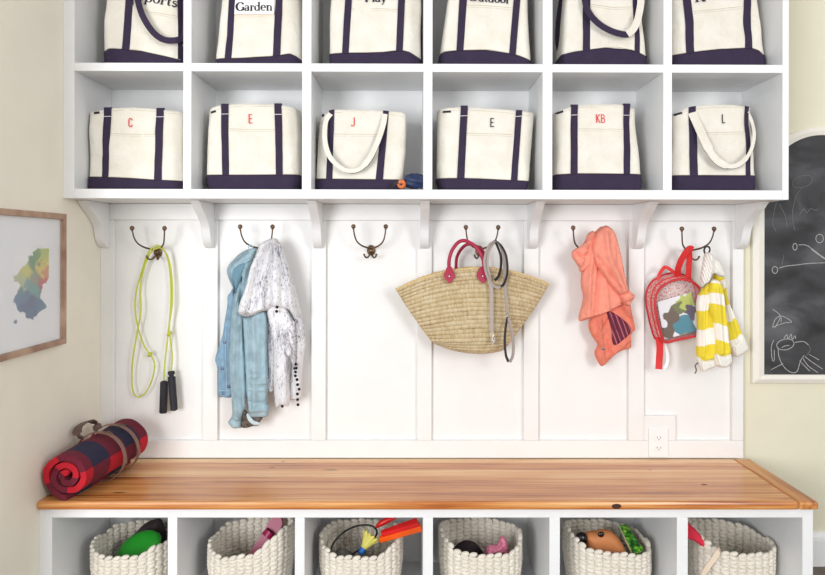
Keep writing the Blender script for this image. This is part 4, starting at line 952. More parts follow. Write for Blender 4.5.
# painting inside
ya = -.062
qa = [P(x, y, ya) for x, y in d_([(66, 296), (196, 258), (236, 400), (94, 440)])]
def artc(px, py):
    x, y = (px-640)*3.835, (py-225)*3.835
    nn = noise.noise(Vector((x*.03, y*.03, 1.)))*22
    x += nn; y += noise.noise(Vector((x*.03, y*.03, 7.)))*22
    def e(cx, cy, rx, ry): return ((x-cx)/rx)**2+((y-cy)/ry)**2 < 1
    if e(196, 335, 26, 26): return (92, 52, 110)
    if e(178, 388, 44, 34): return (30, 150, 170)
    if e(118, 400, 22, 48) or e(126, 350, 26, 30): return (112, 86, 56)
    if e(150, 325, 22, 26): return (120, 130, 60)
    if e(172, 292, 36, 28) or e(212, 282, 26, 28): return (196, 206, 98)
    if e(84, 410, 16, 30): return (66, 80, 60)
    if e(200, 420, 40, 12): return (190, 180, 120)
    return (240, 240, 244)
v = []; f = []; cc = []; N_ = 56
for j in range(N_+1):
    for i in range(N_+1):
        u, w = i/N_, j/N_; p = qa[0].lerp(qa[1], u).lerp(qa[3].lerp(qa[2], u), w); p.y += .004*math.sin(u*3+w*2); v.append(tuple(p)); s_ = scale_at(ya)
        cc.append(tuple(q_**1.35 for q_ in lin(artc(412+p.x*s_, 245-(p.z-1.25)*s_))))
for j in range(N_):
    for i in range(N_): a = j*(N_+1)+i; f.append((a, a+1, a+N_+2, a+N_+1))
pa = mesh('child_painting', v, f, 'paint_attr', None, col=cc); m = pa.modifiers.new('paper', 'SOLIDIFY'); m.thickness = .0006
tag(pa, 'sheet of paper with teal, brown and green paint blobs inside the clear backpack', 'painting')
# striped cardigan
def stripes(kind):
    Y, Wt = (236, 216, 62), (247, 243, 235)
    def fn(px, py):
        x, y = (px-640)*3.835, (py-225)*3.835
        y += 5*math.sin(x*.05)
        if kind == 'body': b = [(205, 262), (322, 394), (456, 516)]
        elif kind == 'sleeve': y -= (x-290)*.10; b = [(225, 262), (304, 378), (440, 500)]
        else: y -= -(x-330)*.45; b = [(150, 200), (232, 300), (365, 440)]
        return Y if any(a < y < c for a, c in b) else Wt
    return fn
cg = thing('striped_cardigan', (hk.x+.06, -.08, P(712, 372, -.08).z), 'yellow and cream striped knit cardigan hanging beside the clear backpack', 'cardigan')
cloth('back', d_([(284, 180), (306, 188), (324, 206), (334, 270), (352, 326), (372, 372), (388, 412), (396, 432), (360, 466), (340, 470), (316, 400), (300, 300), (280, 230)]), -.062, cg, 'knit', .020, .014, res=.003, color=stripes('back'),
      ridges=[(d_([(300, 200), (330, 330), (360, 450)]), .007, .006), (d_([(315, 220), (350, 350), (378, 430)]), .005, -.005)], nz=(.003, 30))
cloth('cuff', d_([(396, 430), (406, 452), (413, 474), (392, 494), (366, 506), (352, 488), (346, 464), (368, 446)]), -.066, cg, 'rib', .020, .012, res=.003, nz=(.002, 30))
cloth('front', d_([(258, 196), (240, 228), (222, 266), (214, 310), (218, 380), (214, 450), (216, 500), (232, 520), (270, 516), (292, 506), (300, 420), (296, 320), (284, 240), (276, 204)]), -.098, cg, 'knit', .022, .014, res=.003, color=stripes('body'),
      ridges=[(d_([(246, 240), (234, 330), (234, 500)]), .007, .006), (d_([(262, 250), (256, 500)]), .005, -.006), (d_([(278, 260), (272, 400), (276, 500)]), .006, .005)], nz=(.003, 30))
cloth('front_rib', d_([(216, 500), (220, 530), (236, 562), (262, 552), (284, 542), (296, 506), (270, 512), (240, 516)]), -.098, cg, 'rib', .024, .012, res=.003, nz=(.002, 30))
cloth('sleeve', d_([(270, 210), (262, 236), (262, 300), (274, 360), (280, 430), (284, 490), (300, 500), (344, 494), (338, 430), (330, 360), (322, 290), (314, 236), (296, 212)]), -.118, cg, 'knit', .024, .016, res=.003, color=stripes('sleeve'),
      ridges=[(d_([(285, 240), (296, 360), (304, 490)]), .008, .006), (d_([(306, 260), (322, 480)]), .005, -.005)], nz=(.003, 30))
cloth('cuff', d_([(284, 490), (284, 520), (292, 540), (324, 546), (348, 524), (348, 508), (342, 490), (312, 498)]), -.121, cg, 'rib', .026, .012, res=.003, nz=(.002, 30))
cloth('collar', d_([(246, 112), (262, 104), (280, 118), (306, 146), (318, 172), (324, 196), (304, 198), (282, 186), (272, 206), (250, 226), (234, 238), (232, 190), (238, 150)]), -.116, cg, 'rib', .022, .014, res=.003,
      ridges=[(d_([(262, 120), (262, 170), (250, 220)]), .008, .006), (d_([(285, 140), (283, 184)]), .005, -.006)], nz=(.002, 30))
B().ribbon(crom([P(x, y, -.142) for x, y in d_([(282, 186), (274, 208), (254, 228), (236, 242), (226, 266)])], 6), (0, -1, 0), .0034, .002).done('zip', 'zip', cg)
B().tube(crom([P(x, y, -.105) for x, y in d_([(222, 528), (212, 540), (216, 556), (211, 570)])], 5), .0026, 6).done('zip_pull', 'zip', cg)
B().tube(crom([P(x, y, -.100) for x, y in d_([(252, 116), (246, 98), (252, 84), (264, 84), (268, 98), (258, 112)])], 6), .0034, 6).done('hanging_loop', 'umb_black', cg)
# ------------------------------------------------------------------ jump rope
e_ = lambda pts: [(120+x/2.875, 220+y/2.875) for x, y in pts]
jr = thing('jump_rope', P(160, 412, -.04), 'lime green jump rope with black handles looped over the leftmost hook', 'jump rope')
rp = e_([(126, 462), (130, 400), (138, 330), (145, 260), (146, 190), (141, 130), (130, 92), (112, 74), (96, 78), (78, 100), (62, 150), (48, 200), (43, 250), (52, 310), (68, 358), (84, 384), (96, 402), (99, 425), (90, 465), (70, 500), (48, 508), (36, 485), (34, 440), (38, 390), (50, 320), (60, 260), (58, 200), (66, 150), (84, 100), (104, 82), (124, 84), (142, 120), (150, 180), (150, 240), (142, 300), (144, 340), (150, 390), (147, 434)])
ys = [-.045]*len(rp)
for i, (x, y) in enumerate(rp): ys[i] = -.032 if y > 262 else -.032-.022*min(1, (262-y)/14)
ys = [y-(.003 if i % 2 else 0)-(.006 if i > 22 else 0) for i, y in enumerate(ys)]
B().tube(crom([P(x, y, yy) for (x, y), yy in zip(rp, ys)], 6), .0031, 7).done('cord', 'green_cord', jr)
for kx, ky in e_([(86, 386), (142, 327)]):
    c = P(kx, ky, -.036); kb = B()
    for s in (-1, 0, 1):
        kb.tube([c+Vector((s*.004+.003*math.cos(a), .006*math.sin(a), .007*math.cos(a))) for a in [2*PI*i/12 for i in range(12)]], .0028, 6, closed=True)
    kb.done('knot', 'green_cord', jr)
for (p0, p1), yy, cap in (((e_([(127, 462)])[0], e_([(124, 556)])[0]), -.036, 0), ((e_([(147, 434)])[0], e_([(156, 549)])[0]), -.044, 1)):
    a, b0 = P(*p0, yy), P(*p1, yy); L = (b0-a); hb = B()
    ts = [0, .02, .04, .1, .12, .96, .99, 1]; rs = [.006, .010, .0145 if not cap else .011, .0145 if not cap else .011, .0145, .0145, .012, .004]
    if cap: ts = [0, .01, .08, .09, .14, .15, .97, 1]; rs = [.006, .013, .013, .009, .009, .0142, .0135, .004]
    hb.tube([a+L*t for t in ts], rs, 18).done('handle', 'black_foam', jr)
# ------------------------------------------------------------------ straw tote
f_ = lambda x, y: (395+x/5.32, 260+y/5.32)
g_ = lambda x, y: (390+x/4.087, 220+y/4.087)
ysb = -.085
sb = thing('straw_tote', P(470, 352, ysb), 'woven straw market bag with raspberry leather handles hanging on a hook', 'bag')
left_p = [f_(5, 158), f_(40, 215), f_(90, 290), f_(140, 362), f_(190, 430), f_(216, 448)]
right_p = [f_(818, 128), f_(785, 190), f_(735, 268), f_(690, 330), f_(630, 415), f_(578, 478)]
nu, nr = 120, 90
def sbp(u, v, side):
    """u -1..1 along, v 0 bottom..1 rim"""
    l = interp([(1-i/5, p[0]) for i, p in enumerate(left_p)][::-1], v); ly = interp([(1-i/5, p[1]) for i, p in enumerate(left_p)][::-1], v)
    r = interp([(1-i/5, p[0]) for i, p in enumerate(right_p)][::-1], v); ry = interp([(1-i/5, p[1]) for i, p in enumerate(right_p)][::-1], v)
    t = (u+1)/2; x = l+(r-l)*t; y0_ = ly+(ry-ly)*t
    bow = -19*v+5*(1-v); y = y0_+bow*(1-u*u)
    if v > .9: y += .5*math.sin(u*40)*(v-.9)*4
    d = (.055-.012*v)*(1-abs(u)**2.6)**.7+.004
    rowd = .0016*abs(math.sin(v*21*PI))
    p = P(x, y, ysb); 
    if v < .06: d *= .55+.45*math.sqrt(max(0, v)/.06)
    p.y += -(d+rowd) if side > 0 else (d+rowd)
    return p
v = []; uvs = []; f = []
for side in (1, -1):
    for j in range(nr+1):
        for i in range(nu+1):
            u = -1+2*i/nu; vv = j/nr; v.append(tuple(sbp(u, vv, side))); uvs.append((u*(34+26*vv), vv*21))
n1 = (nu+1)*(nr+1)
for s in (0, 1):
    for j in range(nr):
        for i in range(nu): a = s*n1+j*(nu+1)+i; f.append((a, a+1, a+nu+2, a+nu+1))
for j in range(nr):
    for i in (0, nu): a = j*(nu+1)+i; f.append((a, a+nu+1, n1+a+nu+1, n1+a))
for i in range(nu): f.append((i, i+1, n1+i+1, n1+i))
mesh('body', v, f, 'straw', sb, uv=uvs)
rb = B()
for side in (1, -1):
    q = [sbp(-1+2*i/60, 1, side) for i in range(61)]
    for i in range(60):
        d = (q[i+1]-q[i]); m_ = (q[i]+q[i+1])/2; rot = d.to_track_quat('X', 'Z').to_matrix() @ Matrix.Rotation(.45, 3, 'Y'); rb.ell(m_, (d.length*.72, .0042, .0042), rot, sub=1)
rb.done('braided_rim', plain('straw braid', (226, 200, 148), .8, var=.1, vscale=90), sb)
fh = [(243, 215, -.046), (241, 170, -.052), (252, 128, -.052), (276, 94, -.048), (300, 84, -.045), (325, 92, -.046), (352, 112, -.048), (376, 150, -.052), (384, 185, -.052), (383, 215, -.046)]
def hpts(h, base): return crom([P(*g_(x, y), base+d) for x, y, d in h], 7)
hd = B().tube(hpts(fh, ysb-.006), .0068, 10).done('handle', 'pink_leather', sb)
bh = [(270, 216, .046), (270, 185, .04), (274, 150, .03), (292, 118, .01), (316, 100, .0), (345, 104, .0), (376, 124, .01), (394, 160, .03), (398, 190, .04), (398, 216, .046)]
B().tube(hpts(bh, ysb), .0062, 10).done('handle', 'pink_leather', sb)
for cxp in (243, 379):
    base = P(*g_(cxp, 228), ysb-.0635); s_ = 1/scale_at(ysb)/4.087
    shp = [(-9, 34), (9, 34), (16, 18), (22, 4), (20, -8), (8, -22), (0, -31), (-8, -22), (-20, -8), (-22, 4), (-16, 18)]
    q = crom([(x, y, 0) for x, y in shp], 4, closed=True); nq = len(q)
    v = [(base.x+p.x*s_, base.y-.003+(.00035*abs(p.x))*.3, base.z+p.y*s_) for p in q]+[(base.x+p.x*s_*1.03, base.y+.004+(.00035*abs(p.x)), base.z+p.y*s_*1.03) for p in q]
    hp = mesh('handle_patch', v, [tuple(range(nq)), tuple(range(2*nq-1, nq-1, -1))]+[(i, (i+1) % nq, nq+(i+1) % nq, nq+i) for i in range(nq)], 'pink_leather', sb, smooth=False)
    B().ell(base+Vector((0, -.004, -.002)), (.0042, .0022, .0042), seg=12).done('rivet', 'steel', hp)
# ------------------------------------------------------------------ leash
h_ = lambda x, y: (470+x/3.833, 225+y/3.833)
ls = thing('dog_leash', P(504, 362, -.16), 'grey and black webbing leash looped over the hook in front of the straw bag', 'leash')
yl = -.162
def lp(pts, y): return crom([P(*h_(a, b0), y+c) for a, b0, c in pts], 6)
B().ribbon(lp([(98, 62, .05), (76, 74, .02), (60, 110, 0), (56, 150, -.004), (66, 195, -.004), (84, 225, -.002), (108, 240, .0), (128, 222, .0), (138, 185, .0), (138, 140, .0), (126, 95, .012), (106, 66, .045)], yl), (-.5, -1, 0), .0085, .0025).done('loop', 'grey_web', ls)
B().ribbon(lp([(104, 64, .052), (88, 72, .03), (72, 100, .006), (66, 150, .002), (74, 200, .002), (82, 240, .001), (84, 290, 0), (84, 350, 0), (85, 414, 0)], yl), (-.2, -1, 0), .0115, .0025).done('strap', 'grey_web', ls)
B().ribbon(lp([(94, 60, .05), (106, 84, .03), (118, 120, .01), (118, 165, .0), (108, 198, -.004), (94, 212, -.004)], yl), (.8, -1, 0), .011, .0025).done('black_loop', 'black_web', ls)
B().ribbon(lp([(100, 60, .052), (118, 76, .02), (136, 110, -.002), (143, 150, -.006), (142, 190, -.006), (130, 226, -.006), (118, 236, -.005)], yl), (.7, -1, 0), .009, .0025).done('black_loop', 'black_web', ls)
B().ribbon(lp([(106, 64, .05), (124, 100, .01), (132, 160, .003), (133, 220, .0), (138, 290, 0), (143, 345, 0)], yl), (.4, -1, 0), .0105, .0025).done('strap', 'grey_web', ls)
B().ribbon(lp([(144, 352, 0), (136, 400, 0), (133, 450, 0), (138, 500, 0), (148, 524, 0)], yl-.003), (1, -.7, 0), .014, .0025).done('hand_loop', 'black_web', ls)
B().ribbon(lp([(146, 352, 0), (158, 400, 0), (166, 450, 0), (164, 500, 0), (152, 526, 0)], yl), (.6, -1, 0), .012, .0025).done('hand_loop', 'grey_web', ls)
B().ell(P(*h_(143, 350), yl-.003), (.005, .003, .005), seg=10).ell(P(*h_(141, 338), yl-.003), (.0035, .003, .0035), seg=10).done('rivet', 'steel', ls)
kb = B().tube(lp([(85, 414, 0), (90, 425, -.004), (84, 436, -.002), (92, 448, -.003), (86, 458, 0)], yl), .0035, 8)
kb.tube([P(*h_(88, 440), yl)+Vector((.007*math.cos(a), 0, .010*math.sin(a))) for a in [2*PI*i/14 for i in range(14)]], .002, 6, closed=True).done('snap_clasp', 'silver_bead', ls)
# ------------------------------------------------------------------ rolled blanket on the bench
BT = .4255
br = thing('blanket_roll', (-1.1, -.27, BT), 'red and navy plaid blanket rolled in leather straps on the bench', 'blanket')
Fc, Bc = Vector((-1.108, -.475, BT+.0795)), Vector((-1.054, -.103, BT+.0965))
ax = (Bc-Fc); Lr = ax.length; an = ax.normalized(); sd = Vector((an.y, -an.x, 0)).normalized(); upv = sd.cross(an).normalized()
if upv.z < 0: upv = -upv
turns = 2.6; ns = 150; nl = 40; r_in, r_out = .014, 1.0
def roll_pt(phi, k, t, inner):
    R = .0865+.011*t
    fr = phi/(turns*2*PI); r = R*(.22+.78*fr)
    th_ = R*.78/turns*.80
    if inner: r -= th_
    ang = phi+.94
    bul = 1+.03*noise.noise(Vector((math.cos(ang)*1.6, math.sin(ang)*1.6, t*5)))
    x = math.cos(ang)*r*1.0*bul; z = math.sin(ang)*r*.93*bul
    z = max(z, -(.0785+.0165*t)+.0005)
    cinch = 1-.035*(math.exp(-((t-.5)/.035)**2)+math.exp(-((t-.72)/.035)**2))
    wob = .012*noise.noise(Vector((phi*1.2, 3.3, 0))) if (k == 0 or k == nl) else 0
    return Fc+ax*t+an*wob*(1 if k == 0 else -1)+sd*x*cinch+upv*z*cinch
v = []; uvs = []; f = []
for inner in (0, 1):
    for k in range(nl+1):
        for i in range(ns+1):
            phi = turns*2*PI*i/ns; t = k/nl; v.append(tuple(roll_pt(phi, k, t, inner)))
            R = .08; arc_l = R*(.22*phi+.78*phi*phi/(2*turns*2*PI)); uvs.append((arc_l/.225+.36, (t*Lr)/.185+.27))
n1 = (ns+1)*(nl+1)
for s in (0, 1):
    for k in range(nl):
        for i in range(ns): a = s*n1+k*(ns+1)+i; f.append((a, a+1, a+ns+2, a+ns+1))
for i in range(ns):
    for k in (0, nl): a = k*(ns+1)+i; f.append((a, a+1, n1+a+1, n1+a))
for k in range(nl):
    for i in (0, ns): a = k*(ns+1)+i; f.append((a, a+ns+1, n1+a+ns+1, n1+a))
mesh('blanket', v, f, 'plaid', br, uv=uvs)
def around(t, a, ex=.003):
    R = (.0865+.011*t)*.965+ex
    z = math.sin(a)*R*.93; z = max(z, -(.0785+.0165*t)+.003)
    return Fc+ax*t+sd*math.cos(a)*R+upv*z
for t in (.50, .72):
    q = [around(t, 2*PI*i/48) for i in range(48)]
    nn = [(sd*math.cos(2*PI*i/48)+upv*math.sin(2*PI*i/48)) for i in range(48)]
    so = B().ribbon(q, nn, .016, .003, closed=True).done('strap', 'strap_leather', br)
    sgn = 1 if around(t, 0).x > around(t, PI).x else -1
    a0 = .35 if sgn > 0 else PI-.35
    q = [around(t, a0+(1 if sgn < 0 else -1)*.0-sgn*.55*s_/5, .006+.001*s_) + an*(-.006) for s_ in range(6)]
    nn = [Vector((sgn, -.1, .4))]*6
    B().ribbon(q, nn, .014, .003).done('strap_end', 'strap_leather', so)
    ca = PI/2-sgn*.35; c = around(t, ca, .006); B().tube([c+an*.011*math.cos(a)+(sd*sgn*math.sin(ca)-upv*math.cos(ca)*-1)*0+Vector((sgn*.012*math.sin(a), 0, -.006*math.sin(a))) for a in [2*PI*i/16 for i in range(16)]], .0016, 6, closed=True).done('buckle', 'bronze', so)
sgn = 1 if around(.5, 0).x > around(.5, PI).x else -1
aw = PI/2+sgn*.75
h0, h1 = around(.48, aw, .004), around(.74, aw, .004)
lift = Vector((-.020, -.0, .034))
B().ribbon(crom([h0, h0+lift*.55-an*.006, h0+lift+an*.012, h0.lerp(h1, .5)+lift*1.12, h1+lift-an*.012, h1+lift*.55+an*.006, h1], 6), [tuple((Vector((-.3, 0, 1))))]*37, .030, .005).done('carry_handle', 'brown_leather', br)
# ------------------------------------------------------------------ rope baskets
def basket(seed, cxx, cyy, rx, ry, rim, label, ex=2.6, zb0=.031):
    """rim: [(deg, py)] rim height as photographed; 0 deg = right, 270 = front"""
    root = thing('rope_basket', (cxx, cyy, zb0), label, 'basket', 'cream rope baskets in the bench cubbies')
    rim = sorted(rim); rim = rim+[(rim[0][0]+360, rim[0][1])]
    def base(th):
        c, s = math.cos(th), math.sin(th); e = 2/ex
        return math.copysign(abs(c)**e, c), math.copysign(abs(s)**e, s)
    def rimz(th):
        d = math.degrees(th) % 360
        if d < rim[0][0]: d += 360
        for (a, b0), (c, e) in zip(rim, rim[1:]):
            if a <= d <= c: t = (d-a)/(c-a); t = t*t*(3-2*t); py = b0+(e-b0)*t; break
        bx, by = base(th); y = cyy+by*ry; return 1.25+(245-py)/scale_at(y)
    def pt(th, w):
        bx, by = base(th); zr_ = rimz(th); z = zb0+.008+(zr_-.006-zb0-.008)*w
        k = .90+.10*min(1, w*1.6)+.02*noise.noise(Vector((math.cos(th)*1.5+seed, math.sin(th)*1.5, w*2)))
        return Vector((cxx+bx*rx*k, cyy+by*ry*k, z))
    # equal arc spacing
    S = 400; P0 = [pt(2*PI*i/S, 1) for i in range(S+1)]; cum = [0]
    for a, b0 in zip(P0, P0[1:]): cum.append(cum[-1]+(Vector((b0.x, b0.y))-Vector((a.x, a.y))).length)
    nc = int(cum[-1]/.0275); rows = 14
    ths = []
    for k in range(nc):
        t = cum[-1]*k/nc; i = next(i for i in range(S) if cum[i+1] >= t); ths.append(2*PI*(i+(t-cum[i])/(cum[i+1]-cum[i]+1e-9))/S)
    b = B(); bm0 = bmesh.new(); bmesh.ops.create_icosphere(bm0, subdivisions=2, radius=1); bm0.verts.index_update()
    sv = np.array([v.co[:] for v in bm0.verts]); sf_ = [tuple(v.index for v in q.verts) for q in bm0.faces]; bm0.free()
    for j in range(rows+1):
        w = j/rows
        for k in range(nc):
            th = ths[k]; t2 = ths[(k+1) % nc]+(2*PI if k == nc-1 else 0)
            p, q = pt(th, w), pt(t2, w); tang = (q-p); L = tang.length; tg = tang.normalized()
            h = (rimz(th)-zb0)/rows; nrm = tg.cross(Vector((0, 0, 1))).normalized()
            # chevron: alternate slant
            slant = .30 if j % 2 == 0 else -.30
            if j == rows: slant = .32
            rot = Matrix((tg, nrm, Vector((0, 0, 1)))).transposed()
            dirv = (tg*math.cos(slant)+Vector((0, 0, 1))*math.sin(slant)); upn = nrm.cross(dirv).normalized()
            Rm = np.array([dirv[:], nrm[:], upn[:]]).T
            cpos = np.array((p+tang*.5)[:])
            if j == rows: cpos[2] += .002*math.sin(k*2.1+seed)
            rad = np.array((L*.56, .0088, h*.53+.0014))
            vv = (sv*rad) @ Rm.T+cpos; b.add([tuple(x) for x in vv], sf_)
    b.done('weave', 'rope', root)
    # inner shell and bottom
    nt_ = 96; v = []
    for w in range(9):
        for k in range(nt_): v.append(tuple(pt(2*PI*k/nt_, w/8*.97)))
    f = [(w*nt_+k, w*nt_+(k+1) % nt_, (w+1)*nt_+(k+1) % nt_, (w+1)*nt_+k) for w in range(8) for k in range(nt_)]; f.append(tuple(range(nt_)))
    mesh('wall', v, f, 'rope', root)
    return root
YC = -.262
def bx(px, py=545, y=YC): return P(px, py, y).x
def by_(z, y): return 245+(1.25-z)*scale_at(y)
# rim heights in picture rows by direction: 0 right, 90 back, 180 left, 270 front
basket(1, bx(137), YC, .134, .138, [(0, 536), (45, 522), (90, 520), (135, 523), (180, 536), (215, 548), (250, 556.5), (285, 556), (320, 545)], 'cream rope basket with a green plastic disc inside, far left cubby')
basket(2, bx(252), YC, .139, .138, [(0, 525), (45, 516), (90, 516), (135, 522), (180, 537), (215, 550), (250, 557.5), (280, 554), (305, 540), (330, 528)], 'cream rope basket holding a magenta sandal')
basket(3, bx(361.5), YC, .139, .138, [(0, 532), (45, 522), (90, 519), (135, 521), (180, 532), (215, 547), (250, 556), (290, 557), (320, 545)], 'cream rope basket holding a shuttlecock and orange toy')
basket(4, bx(479.5), YC, .139, .138, [(0, 529), (45, 522), (90, 517), (135, 520), (180, 526), (215, 540), (240, 551), (270, 554.5), (300, 554), (330, 546)], 'cream rope basket with pink crochet peeking out')
basket(5, bx(606), YC, .139, .138, [(0, 538), (45, 525), (90, 519), (135, 520), (180, 526), (215, 540), (240, 550), (270, 553), (300, 555), (330, 551)], 'cream rope basket holding a tan toy and a green book')
basket(6, bx(728), YC, .136, .138, [(0, 538), (45, 525), (90, 519), (135, 518), (180, 524), (215, 540), (240, 551), (270, 554), (300, 553), (330, 547)], 'cream rope basket with an ivory leather handle, far right cubby')
rb6 = [o for o in COL.objects if o.name.startswith('rope_basket') and o.type == 'EMPTY'][-1]
B().ribbon(crom([P(719.5, 549, -.395), P(718, 552, -.412), P(713, 560, -.416), P(707, 568, -.416), P(703, 576, -.414), P(700, 588, -.412)], 6), (-.2, -1, .1), .016, .004).done('leather_handle', 'ivory_leather', rb6)
# contents
def obj_thing(name, loc, label, cat): return thing(name, loc, label, cat)
# 1 green disc
c = P(138, 547, -.28)
gd = obj_thing('flying_disc', c, 'bright green plastic disc tilted inside the far left basket', 'disc')
Rg = Matrix.Rotation(-.42, 3, 'Y') @ Matrix.Rotation(.75, 3, 'X')
prd = [(0, .010), (.05, .0095), (.078, .006), (.088, 0), (.090, -.010), (.086, -.014), (.083, -.008), (.07, .001), (.0, .005)]
v = []; sg = 48
for r, z in prd:
    for k in range(sg): a = 2*PI*k/sg; v.append(tuple(c+Rg @ Vector((r*math.cos(a)*.92, r*math.sin(a)*.62, z))))
mesh('disc', v, [(i*sg+k, i*sg+(k+1) % sg, (i+1)*sg+(k+1) % sg, (i+1)*sg+k) for i in range(len(prd)-1) for k in range(sg)], 'green_plastic', gd)
dk = cloth('dark_bundle', [(130, 560), (124, 552), (130, 540), (142, 526), (152, 520), (162, 520), (166, 540), (160, 556), (148, 562)], -.175, None, 'dark_cloth', .05, .05, nz=(.01, 25)); tag(dk, 'dark crumpled cloth behind the green disc', 'cloth')
# 2 magenta sandal
sdl = obj_thing('sandal', P(268, 540, -.27), 'magenta rubber sandal standing on its toe in the second basket', 'sandal')
A_, B__ = P(251, 560, -.25), P(280, 517, -.21); dr = (B__-A_); sideV = Vector((.28, -.35, .45)).normalized(); q = []
so2 = [(0, .0), (.05, .014), (.2, .020), (.4, .018), (.6, .020), (.8, .024), (.93, .018), (1, .0)]
out = [A_+dr*t+dr.normalized().cross(Vector((-.2, -1, .1))).normalized()*w for t, w in so2]+[A_+dr*t-dr.normalized().cross(Vector((-.2, -1, .1))).normalized()*w for t, w in so2[::-1][1:-1]]
out = crom(out, 5, closed=True); nn_ = Vector((.15, .9, -.05)).normalized()*.014; n = len(out)
mesh('sole', [tuple(p) for p in out]+[tuple(p+nn_) for p in out], [tuple(range(n)), tuple(range(2*n-1, n-1, -1))]+[(i, (i+1) % n, n+(i+1) % n, n+i) for i in range(n)], 'magenta', sdl, smooth=False)
mpt = A_+dr*.62; wv = dr.normalized().cross(Vector((-.2, -1, .1))).normalized()
B().ribbon(crom([mpt+wv*.018, mpt+wv*.014+Vector((0, -.018, .004)), mpt+Vector((0, -.024, .006)), mpt-wv*.014+Vector((0, -.018, .004)), mpt-wv*.018], 6), tuple(dr.normalized().cross(wv)), .022, .003).done('strap', 'magenta', sdl)
# 3 shuttlecock, orange toy, red toy, racket frame, grey cloth
ct_ = P(361.5, 551.5, -.33); dn = (P(371.5, 535, -.31)-ct_).normalized()
sh = obj_thing('shuttlecock', ct_, 'yellow shuttlecock with a blue rubber tip in the third basket', 'shuttlecock')
B().ell(ct_, (.0115, .0115, .0115), seg=16).tube([ct_, ct_+dn*.012], [.0118, .0112], 16).done('rubber_tip', 'blue_rubber', sh)
v = []; sg = 48; o1 = dn.orthogonal().normalized(); o2 = dn.cross(o1)
for t, r in ((.010, .010), (.022, .0135), (.04, .021), (.056, .030), (.062, .033)):
    for k in range(sg):
        a = 2*PI*k/sg; rr = r*(1+.10*math.cos(a*12)*t/.06); tt = t+(.005*math.cos(a*12) if t > .06 else 0); v.append(tuple(ct_+dn*tt+o1*math.cos(a)*rr+o2*math.sin(a)*rr))
o = mesh('skirt', v, [(i*sg+k, i*sg+(k+1) % sg, (i+1)*sg+(k+1) % sg, (i+1)*sg+k) for i in range(4) for k in range(sg)], 'feather', sh); m = o.modifiers.new('t', 'SOLIDIFY'); m.thickness = .001
oa, ob = P(379, 538, -.34), P(420.5, 525, -.33)
ot2 = obj_thing('orange_toy', oa, 'long orange and red plastic toy lying across the third basket', 'toy')
d_o = (ob-oa).normalized(); sv_ = Vector((.1, -.3, .95)); sv_ = (sv_-d_o*sv_.dot(d_o)).normalized(); dp = d_o.cross(sv_)
def bar(a, b0, hs, hh, mat, nm, off=Vector((0, 0, 0)), par=ot2, taper=1.):
    v = []
    for p, k in ((a, 1.), (b0, taper)):
        for s1, s2 in ((-1, -1), (1, -1), (1, 1), (-1, 1)): v.append(tuple(p+off+sv_*hs*s1*k+dp*hh*s2*k))
    o = mesh(nm, v, [(0, 1, 2, 3), (7, 6, 5, 4)]+[(i, (i+1) % 4, 4+(i+1) % 4, 4+i) for i in range(4)], mat, par, smooth=False); auto(o, bev=.003); return o
bar(oa, ob, .009, .009, 'orange_plastic', 'shaft', sv_*-.0070, taper=1.35)
bar(oa+d_o*.012, ob-d_o*.006, .007, .010, 'red_plastic', 'grip', sv_*.0110+dp*-.004, taper=1.45)
rt = B().tube(crom([P(376, 527, -.25), P(381, 523.5, -.25), P(388, 520, -.25), P(396, 517, -.25)], 5), [.005+.006*math.sin(PI*i/15) for i in range(16)], 10).done('red_toy', 'red_plastic'); tag(rt, 'small red plastic piece behind the orange toy', 'toy')
rk = obj_thing('badminton_racket', P(350, 555, -.24), 'dark racket with a thin curved frame standing in the third basket', 'racket')
rc = [P(331, 551, -.27), P(335, 541, -.25), P(344, 532, -.23), P(355, 526.5, -.22), P(366, 525, -.22), P(374, 527, -.225), P(377, 533, -.235), P(372, 540, -.25), P(360, 549, -.265), P(346, 558, -.28), P(336, 560, -.28)]
fr_ = B().tube(crom(rc, 5, closed=True), .0034, 8, closed=True).done('racket_frame', 'umb_black', rk)
gb = B(); cr = crom(rc, 5, closed=True); n = len(cr)
for k in range(2, n//2-1, 2): gb.tube([cr[k], cr[n-k]], .0006, 4)
gb.done('strings', 'black_web', rk)
gc = cloth('grey_cloth', [(332, 566), (334, 554), (340, 548), (348, 550), (362, 557), (380, 556), (390, 556), (390, 568), (360, 574)], -.24, None, 'grey_cloth', .03, .03, nz=(.008, 30)); tag(gc, 'dull grey cloth in the third basket beneath the racket', 'cloth')
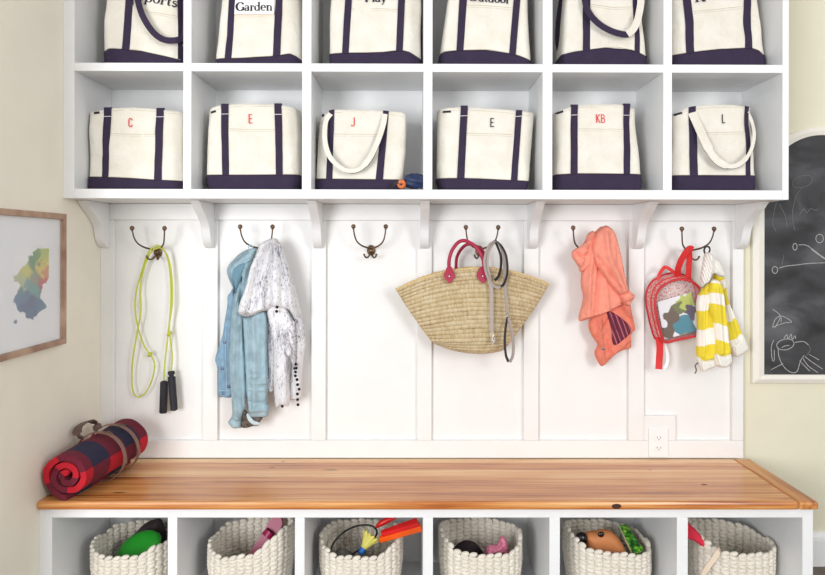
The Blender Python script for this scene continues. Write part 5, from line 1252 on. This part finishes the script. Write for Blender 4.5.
# 4 pink crochet
pk = cloth('crochet_piece', [(484, 562), (485, 552), (487, 546), (494, 544.5), (498, 543), (500, 537), (503.5, 535.5), (506.5, 541), (508.5, 549), (510, 560)], -.30, None, 'crochet', .022, .014, res=.004, nz=(.005, 60), ridges=[([(488, 550), (498, 547), (505, 540)], .006, .006), ([(494, 556), (504, 552)], .005, -.005)]); tag(pk, 'pink crocheted piece in the fourth basket', 'crochet')
db = cloth('dark_bundle', [(448, 562), (452, 550), (462, 541), (472, 541), (480, 548), (486, 562)], -.22, None, 'dark_cloth', .03, .03, nz=(.008, 30)); tag(db, 'dark reddish cloth beside the pink crochet in the fourth basket', 'cloth')
# 5 tan toy and book
tt = obj_thing('toy_animal', P(603, 552, -.30), 'tan rounded toy animal with glossy black eye and nose in the fifth basket', 'toy')
o = cloth('head', [(587, 560), (585, 545), (583, 536), (586, 531.5), (594, 530.5), (602, 529), (609, 530), (615, 534), (620, 540), (624.5, 548), (626, 558), (612, 566), (596, 566)], -.295, tt, 'tan_wood', .035, .03, res=.004, nz=(0.001, 20))
B().ell(P(581.5, 538.5, -.32), (.021, .018, .022), seg=20).done('nose', 'black_gloss', tt)
B().ell(P(601, 534.5, -.325), (.011, .006, .010), seg=16).done('eye', 'black_gloss', tt)
bk = obj_thing('picture_book', P(632, 550, -.3), 'thin green printed book leaning on the right side of the fifth basket', 'book')
q = [P(619, 522, -.20), P(626, 522, -.20), P(643.5, 551, -.33), P(631.5, 555, -.34)]
q = [P(619.5, 525, -.22), P(627, 524, -.20), P(643.5, 549.5, -.33), P(634, 555, -.35)]
dn2 = (q[1]-q[0]).cross(q[3]-q[0]).normalized(); 
if dn2.z < 0: dn2 = -dn2
for nm, mt, o0, o1_, g in (('cover', 'leaf', 0, .0015, 0), ('pages', 'paper', .0015, .010, .002), ('cover', 'leaf', .010, .0115, 0)):
    cc_ = sum(q, Vector())/4; qq = [p+(cc_-p).normalized()*g for p in q]
    v = [tuple(p-dn2*o0) for p in qq]+[tuple(p-dn2*o1_) for p in qq]
    mesh(nm, v, [(0, 1, 2, 3), (7, 6, 5, 4)]+[(i, (i+1) % 4, 4+(i+1) % 4, 4+i) for i in range(4)], mt, bk, smooth=False)
# 6 red cloth
rc_ = cloth('red_cloth', [(684, 522), (688, 523), (693, 527), (698, 532), (703, 539), (708, 547), (703, 547), (694, 541), (684, 536)], -.34, None, 'pink_cloth', .015, .012, res=.004, nz=(.004, 40)); tag(rc_, 'bright red cloth draped over the left rim of the far right basket', 'cloth')
